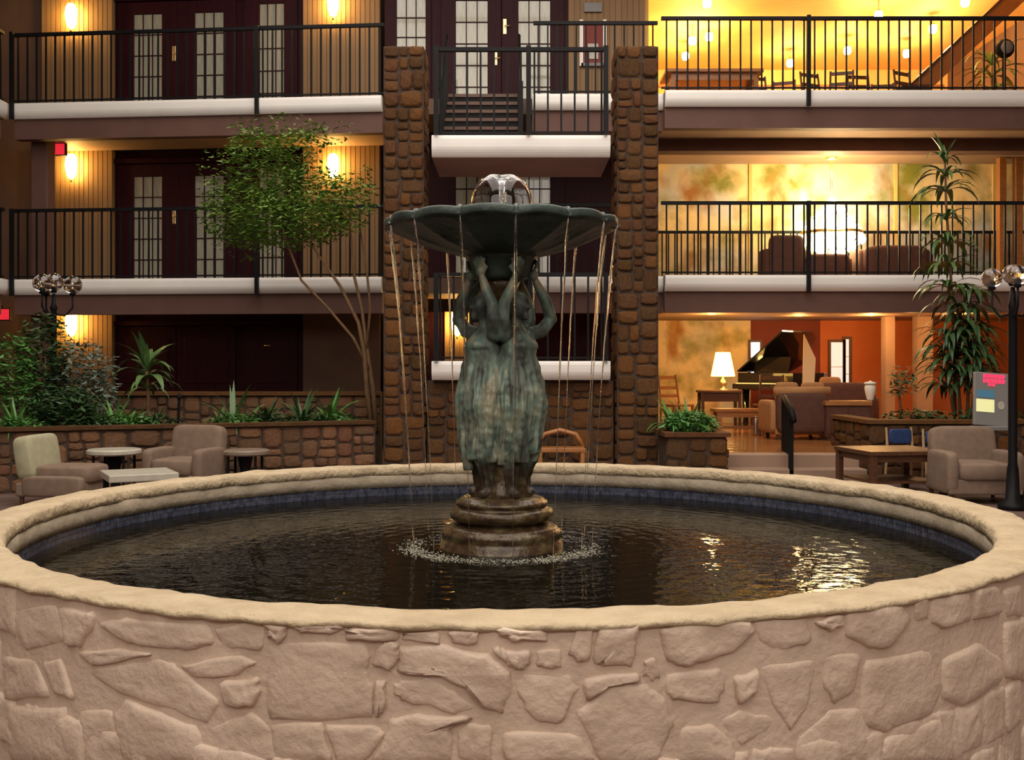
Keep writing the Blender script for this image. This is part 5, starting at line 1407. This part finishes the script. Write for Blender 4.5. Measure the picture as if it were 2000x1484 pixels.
# ------------------------------------------------------------------ the bronze statue
SCX, SCY = X(980, 5.2), 5.2
stt = thing('fountain_statue', 'green patinated bronze fountain with draped figures holding up a bowl', 'statue', T(SCX, SCY, 0))
part(stt, 'plinth', MB().lathe([(0.0, 0.06), (0.34, 0.06), (0.34, 0.49), (0.305, 0.515), (0.302, 0.555), (0.292, 0.562), (0.288, 0.575), (0.294, 0.59), (0.292, 0.607), (0.280, 0.612), (0.276, 0.622), (0.262, 0.632), (0.24, 0.636), (0.232, 0.645), (0.0, 0.645)], 96,
                                   fr=lambda t, r, z: (r + (0.006 * math.sin(40 * t) if 0.57 < z < 0.6 else 0), z)), M_patbase, smooth=True)
part(stt, 'base_moulding', MB().lathe([(0.0, 0.64), (0.226, 0.645), (0.224, 0.654), (0.238, 0.658), (0.250, 0.666), (0.256, 0.68), (0.257, 0.695), (0.250, 0.710), (0.236, 0.718), (0.226, 0.720), (0.222, 0.728), (0.226, 0.734), (0.229, 0.743), (0.225, 0.752), (0.214, 0.756), (0.206, 0.766), (0.185, 0.774), (0.0, 0.778)], 96), M_patbase, smooth=True)

def fused(name, mb, mt, parent, voxel=0.0068, smooth_it=6, fold=None):
    me = mb.mesh(name, None)
    tmp = bpy.data.objects.new('tmp', me); COL.objects.link(tmp)
    m = tmp.modifiers.new('r', 'REMESH'); m.mode = 'VOXEL'; m.voxel_size = voxel
    s = tmp.modifiers.new('s', 'SMOOTH'); s.factor = 0.5; s.iterations = smooth_it
    dg = bpy.context.evaluated_depsgraph_get()
    ev = bpy.data.meshes.new_from_object(tmp.evaluated_get(dg))
    bpy.data.objects.remove(tmp); bpy.data.meshes.remove(me)
    ev.materials.clear(); ev.materials.append(mt)
    if fold:
        for v in ev.vertices: v.co = fold(v.co)
    ev.polygons.foreach_set('use_smooth', [True] * len(ev.polygons))
    ev.name = name
    return link(name, ev, parent)

def figure_mesh(variant):
    """one draped woman, facing +x away from the axis, feet at z 0.79, hands under the bowl"""
    m = MB()
    o = 0.085
    # body
    m.tube([(o + 0.01, 0, 1.18), (o + 0.015, 0, 1.29), (o + 0.005, 0, 1.41), (o + 0.02, 0, 1.52), (o + 0.0, 0, 1.60)], [0.12, 0.125, 0.095, 0.092, 0.045], 14)
    for s in (-1, 1):
        m.ball((o + 0.07, s * 0.038, 1.515), (0.036, 0.034, 0.036))
        m.ball((o + 0.0, s * 0.095, 1.575), (0.045, 0.042, 0.042))
        m.ball((o - 0.02, s * 0.055, 1.25), (0.08, 0.075, 0.085))
    # neck and head, turned a little down
    m.tube([(o, 0, 1.59), (o + 0.012, 0, 1.66)], [0.036, 0.032], 10)
    hx, hz = o + 0.022, 1.71
    m.ball((hx, 0, hz), (0.058, 0.050, 0.068), 16, 12)
    m.ball((hx - 0.02, 0, hz + 0.018), (0.060, 0.060, 0.060), 16, 12)
    m.ball((hx - 0.062, 0, hz - 0.005), (0.038, 0.036, 0.036))
    m.tube([(hx + 0.052, 0, hz + 0.016), (hx + 0.070, 0, hz - 0.012)], [0.008, 0.012], 6)
    m.ball((hx + 0.048, 0, hz - 0.040), (0.016, 0.018, 0.010))
    m.ball((hx + 0.040, 0, hz - 0.055), (0.020, 0.020, 0.016))
    # arms: the left one bent out and up, the right one straight up beside the head
    def arm(pts, rad): m.tube(pts, rad, 10)
    e = 0.21 if variant > 0 else 0.185
    arm([(o, 0.095, 1.575), (o + 0.03, 0.175, 1.595), (o + 0.05, e + 0.02, 1.655)], [0.04, 0.036, 0.031])
    m.ball((o + 0.05, e + 0.02, 1.655), 0.032)
    arm([(o + 0.05, e + 0.02, 1.655), (o + 0.055, 0.175, 1.75), (o + 0.038, 0.115, 1.84)], [0.031, 0.030, 0.020])
    arm([(o, -0.095, 1.575), (o + 0.03, -0.135, 1.65), (o + 0.035, -0.13, 1.72)], [0.040, 0.034, 0.030])
    arm([(o + 0.035, -0.13, 1.72), (o + 0.055, -0.105, 1.79), (o + 0.065, -0.085, 1.845)], [0.030, 0.026, 0.019])
    for (hx2, hy2, hz2, sg) in ((o + 0.034, 0.104, 1.870, 1), (o + 0.070, -0.078, 1.876, -1)):
        # palm lies against the flared capital: the fingers fan sideways and curl in at the tips
        rad_ = math.hypot(hx2, hy2); ux, uy = hx2 / rad_, hy2 / rad_; vx, vy = -uy, ux
        m.ball((hx2, hy2, hz2), (0.026, 0.026, 0.028))
        for k in range(4):
            a = (-1.5 + k) * 0.0175
            L_ = (0.056, 0.066, 0.063, 0.050)[k]
            def pt(f, out): return (hx2 + vx * a * (0.8 + 0.5 * f) + ux * out, hy2 + vy * a * (0.8 + 0.5 * f) + uy * out, hz2 + 0.012 + L_ * f)
            m.tube([pt(0, 0.0), pt(0.5, 0.012), pt(1.0, 0.014)], [0.0092, 0.0090, 0.0075], 6)
        m.tube([(hx2 + vx * 0.018 * sg, hy2 + vy * 0.018 * sg, hz2 - 0.004), (hx2 + vx * 0.046 * sg + ux * 0.006, hy2 + vy * 0.046 * sg + uy * 0.006, hz2 + 0.026)], [0.011, 0.008], 6)
    # legs and feet
    for s in (-1, 1):
        m.tube([(o, s * 0.05, 1.25), (o + (0.045 if s == variant else 0.015), s * 0.05, 1.03), (o - 0.005, s * 0.045, 0.84), (o, s * 0.045, 0.80)], [0.085, 0.062, 0.040, 0.036], 10)
        m.tube([(o - 0.01, s * 0.05, 0.80), (o + 0.06, s * 0.055, 0.795)], [0.032, 0.020], 8)
    # drapery: overlapping hanging folds from waist to hem
    r = random.Random(variant + 9)
    n = 15
    for k in range(n):
        t = -2.2 + 4.4 * k / (n - 1)
        ct, st_ = math.cos(t), math.sin(t)
        hem = 0.965 + 0.04 * math.sin(k * 1.7 + variant) + r.uniform(-0.02, 0.02)
        rr = 0.012 + 0.006 * r.random()
        top = 1.49 + 0.03 * math.sin(t)
        path = []; rad = []
        for q in range(7):
            f = q / 6; z = top + (hem - top) * f
            w = 0.082 + 0.070 * math.sin(min(1, f * 1.9) * PI / 2) - 0.095 * max(0, f - 0.45)
            path.append((o - 0.01 + w * ct + 0.006 * math.sin(q * 1.3 + k), w * 0.98 * st_ + 0.006 * math.cos(q * 1.7 + k * 2), z))
            rad.append(rr * (1.0 + 0.7 * f))
        m.tube(path, rad, 8)
    # cloth body under the folds
    m.lathe([(0.0, 1.42), (0.078, 1.41), (0.112, 1.34), (0.142, 1.24), (0.138, 1.12), (0.112, 1.02), (0.09, 0.97), (0.0, 0.97)], 20, (o - 0.01, 0, 0))
    # sash across the chest
    m.tube([(o + 0.02, 0.10, 1.57), (o + 0.085, 0.045, 1.50), (o + 0.08, -0.03, 1.44), (o + 0.03, -0.085, 1.39)], [0.018, 0.022, 0.022, 0.018], 8)
    return m
def folds(co):
    z = co.z
    if z > 1.50: return co
    t = math.atan2(co.y, co.x); r = math.hypot(co.x, co.y)
    w = max(0, min(1, (1.42 - z) * 6))
    dr = (0.006 * math.sin(26 * t + 7 * z + 2 * math.sin(9 * z)) + 0.004 * math.sin(47 * t - 11 * z)) * w + 0.010 * mnoise.noise(co * 11) + 0.005 * mnoise.noise(co * 34)
    return Vector((co.x * (1 + dr / max(r, 0.02)), co.y * (1 + dr / max(r, 0.02)), z))
for k, az in enumerate((-38, -152, 88)):
    fm = figure_mesh((1, -1, 1)[k])
    if k == 1:      # the second figure mirrors the first
        fm.v = [(x, -y, z) for x, y, z in fm.v]
    ob = fused('figure', fm, M_patina, stt, fold=folds)
    ob.matrix_local = RZ(math.radians(az))
    ob['label'] = ['draped bronze woman on the right with bent raised arm', 'draped bronze woman on the left with bent raised arm', 'draped bronze woman on the far side'][k]
part(stt, 'trunk', MB().lathe([(0.0, 0.76), (0.150, 0.77), (0.130, 0.80), (0.118, 0.86), (0.115, 0.94), (0.105, 1.05), (0.09, 1.3), (0.06, 1.6), (0.07, 1.80), (0.10, 1.86)], 28,
                               fr=lambda t, r, z: (r * (1 + 0.07 * math.sin(5 * t + 4 * z) + 0.04 * math.sin(11 * t)), z)), M_patbase, smooth=True)
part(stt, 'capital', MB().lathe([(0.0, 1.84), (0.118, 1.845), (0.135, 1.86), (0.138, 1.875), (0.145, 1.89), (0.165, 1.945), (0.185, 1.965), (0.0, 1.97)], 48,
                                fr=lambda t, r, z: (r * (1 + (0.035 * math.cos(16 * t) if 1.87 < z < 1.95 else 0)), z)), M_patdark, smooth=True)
NL = 14; OFF = math.radians(-90 + 7)
def lobe(t): return abs(math.sin((t - OFF) * NL / 2))          # 0 in the notches
def bowlf(t, r, z):
    l = lobe(t) ** 0.6
    k = max(0, (r - 0.2) / 0.37)
    return r * (1 + 0.035 * (l - 1) * k), z + 0.014 * (l - 1) * k + 0.012 * (l - 0.6) * math.sin(min(1, k) * PI)
RB = 0.575
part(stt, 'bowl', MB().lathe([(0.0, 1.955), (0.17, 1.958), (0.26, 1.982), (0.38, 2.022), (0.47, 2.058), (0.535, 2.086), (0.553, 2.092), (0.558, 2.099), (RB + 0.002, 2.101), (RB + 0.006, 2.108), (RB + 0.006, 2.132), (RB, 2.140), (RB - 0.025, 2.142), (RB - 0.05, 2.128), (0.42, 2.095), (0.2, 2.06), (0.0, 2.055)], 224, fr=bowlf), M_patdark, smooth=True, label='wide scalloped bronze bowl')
part(stt, 'nozzle', MB().lathe([(0.03, 2.05), (0.022, 2.12), (0.012, 2.16), (0.0, 2.16)], 12), M_patbase, smooth=True)

# ------------------------------------------------------------------ water
wt = thing('fountain_water', 'dark rippling water of the fountain with falling streams', 'water', T(SCX, SCY, 0))
face_up(part(wt, 'pool_surface', MB().lathe([(0.25, 0.0), (0.7, 0.0), (1.3, 0.0), (RI + 0.008, 0.0), (0.25, 0.0)][:4], 96, cap=False), M_water, T(BC.x - SCX, BC.y - SCY, ZW), smooth=True))
face_up(part(wt, 'bowl_water', MB().lathe([(0.0, 2.126), (0.30, 2.126), (0.52, 2.126)], 64, cap=False), M_water, smooth=True))
pr = [(0.012, 2.16), (0.016, 2.28), (0.03, 2.345), (0.06, 2.361), (0.095, 2.352), (0.125, 2.322), (0.145, 2.275), (0.155, 2.22), (0.157, 2.17), (0.153, 2.125)]
part(wt, 'water_bell', MB().lathe(pr + [(r - 0.002, z - (0.002 if z > 2.3 else 0)) for r, z in reversed(pr)], 64, closed=True,
     fr=lambda t, r, z: (r * (1 + 0.012 * math.sin(9 * t) * (1 if z < 2.33 else 0)), z + 0.003 * math.sin(5 * t))), M_bell, smooth=True, label='clear dome of water above the bowl')
rw = random.Random(4)
for k in range(NL):
    t = OFF + 2 * PI * k / NL
    path = []; rad = []
    for q in range(15):
        f = q / 14
        z = 2.10 + (ZW - 2.10) * f
        r = 0.566 + 0.010 * math.sin(min(1, f * 8) * PI / 2) - 0.13 * f ** 0.65
        path.append(((r + rw.uniform(-0.002, 0.002)) * math.cos(t), (r + rw.uniform(-0.002, 0.002)) * math.sin(t), z))
        rad.append((0.0062 * (1 - f) ** 2 + 0.0013) * rw.uniform(0.7, 1.25))
    part(wt, 'stream', MB().tube(path, rad, 8), M_stream, smooth=True)
    part(wt, 'spill', MB().tube([(0.52 * math.cos(t), 0.52 * math.sin(t), 2.128), (0.56 * math.cos(t), 0.56 * math.sin(t), 2.128), (0.578 * math.cos(t), 0.578 * math.sin(t), 2.10)], [0.014, 0.014, 0.009], 8), M_stream, smooth=True)
    fm = MB()
    for q in range({0: 130, 1: 260, 2: 240, 3: 60, 10: 110, 11: 190, 12: 240, 13: 150}.get(k, 20)):
        a = t + rw.gauss(0, 0.15); r = 0.445 + rw.gauss(0, 0.035); s = rw.uniform(0.0010, 0.0030)
        fm.ball((r * math.cos(a), r * math.sin(a), ZW + rw.uniform(-0.002, 0.004)), (s * 1.8, s * 1.8, s), 6, 4)
    part(wt, 'foam', fm, M_foam, smooth=True, kind='stuff')

bpy.context.view_layer.update()
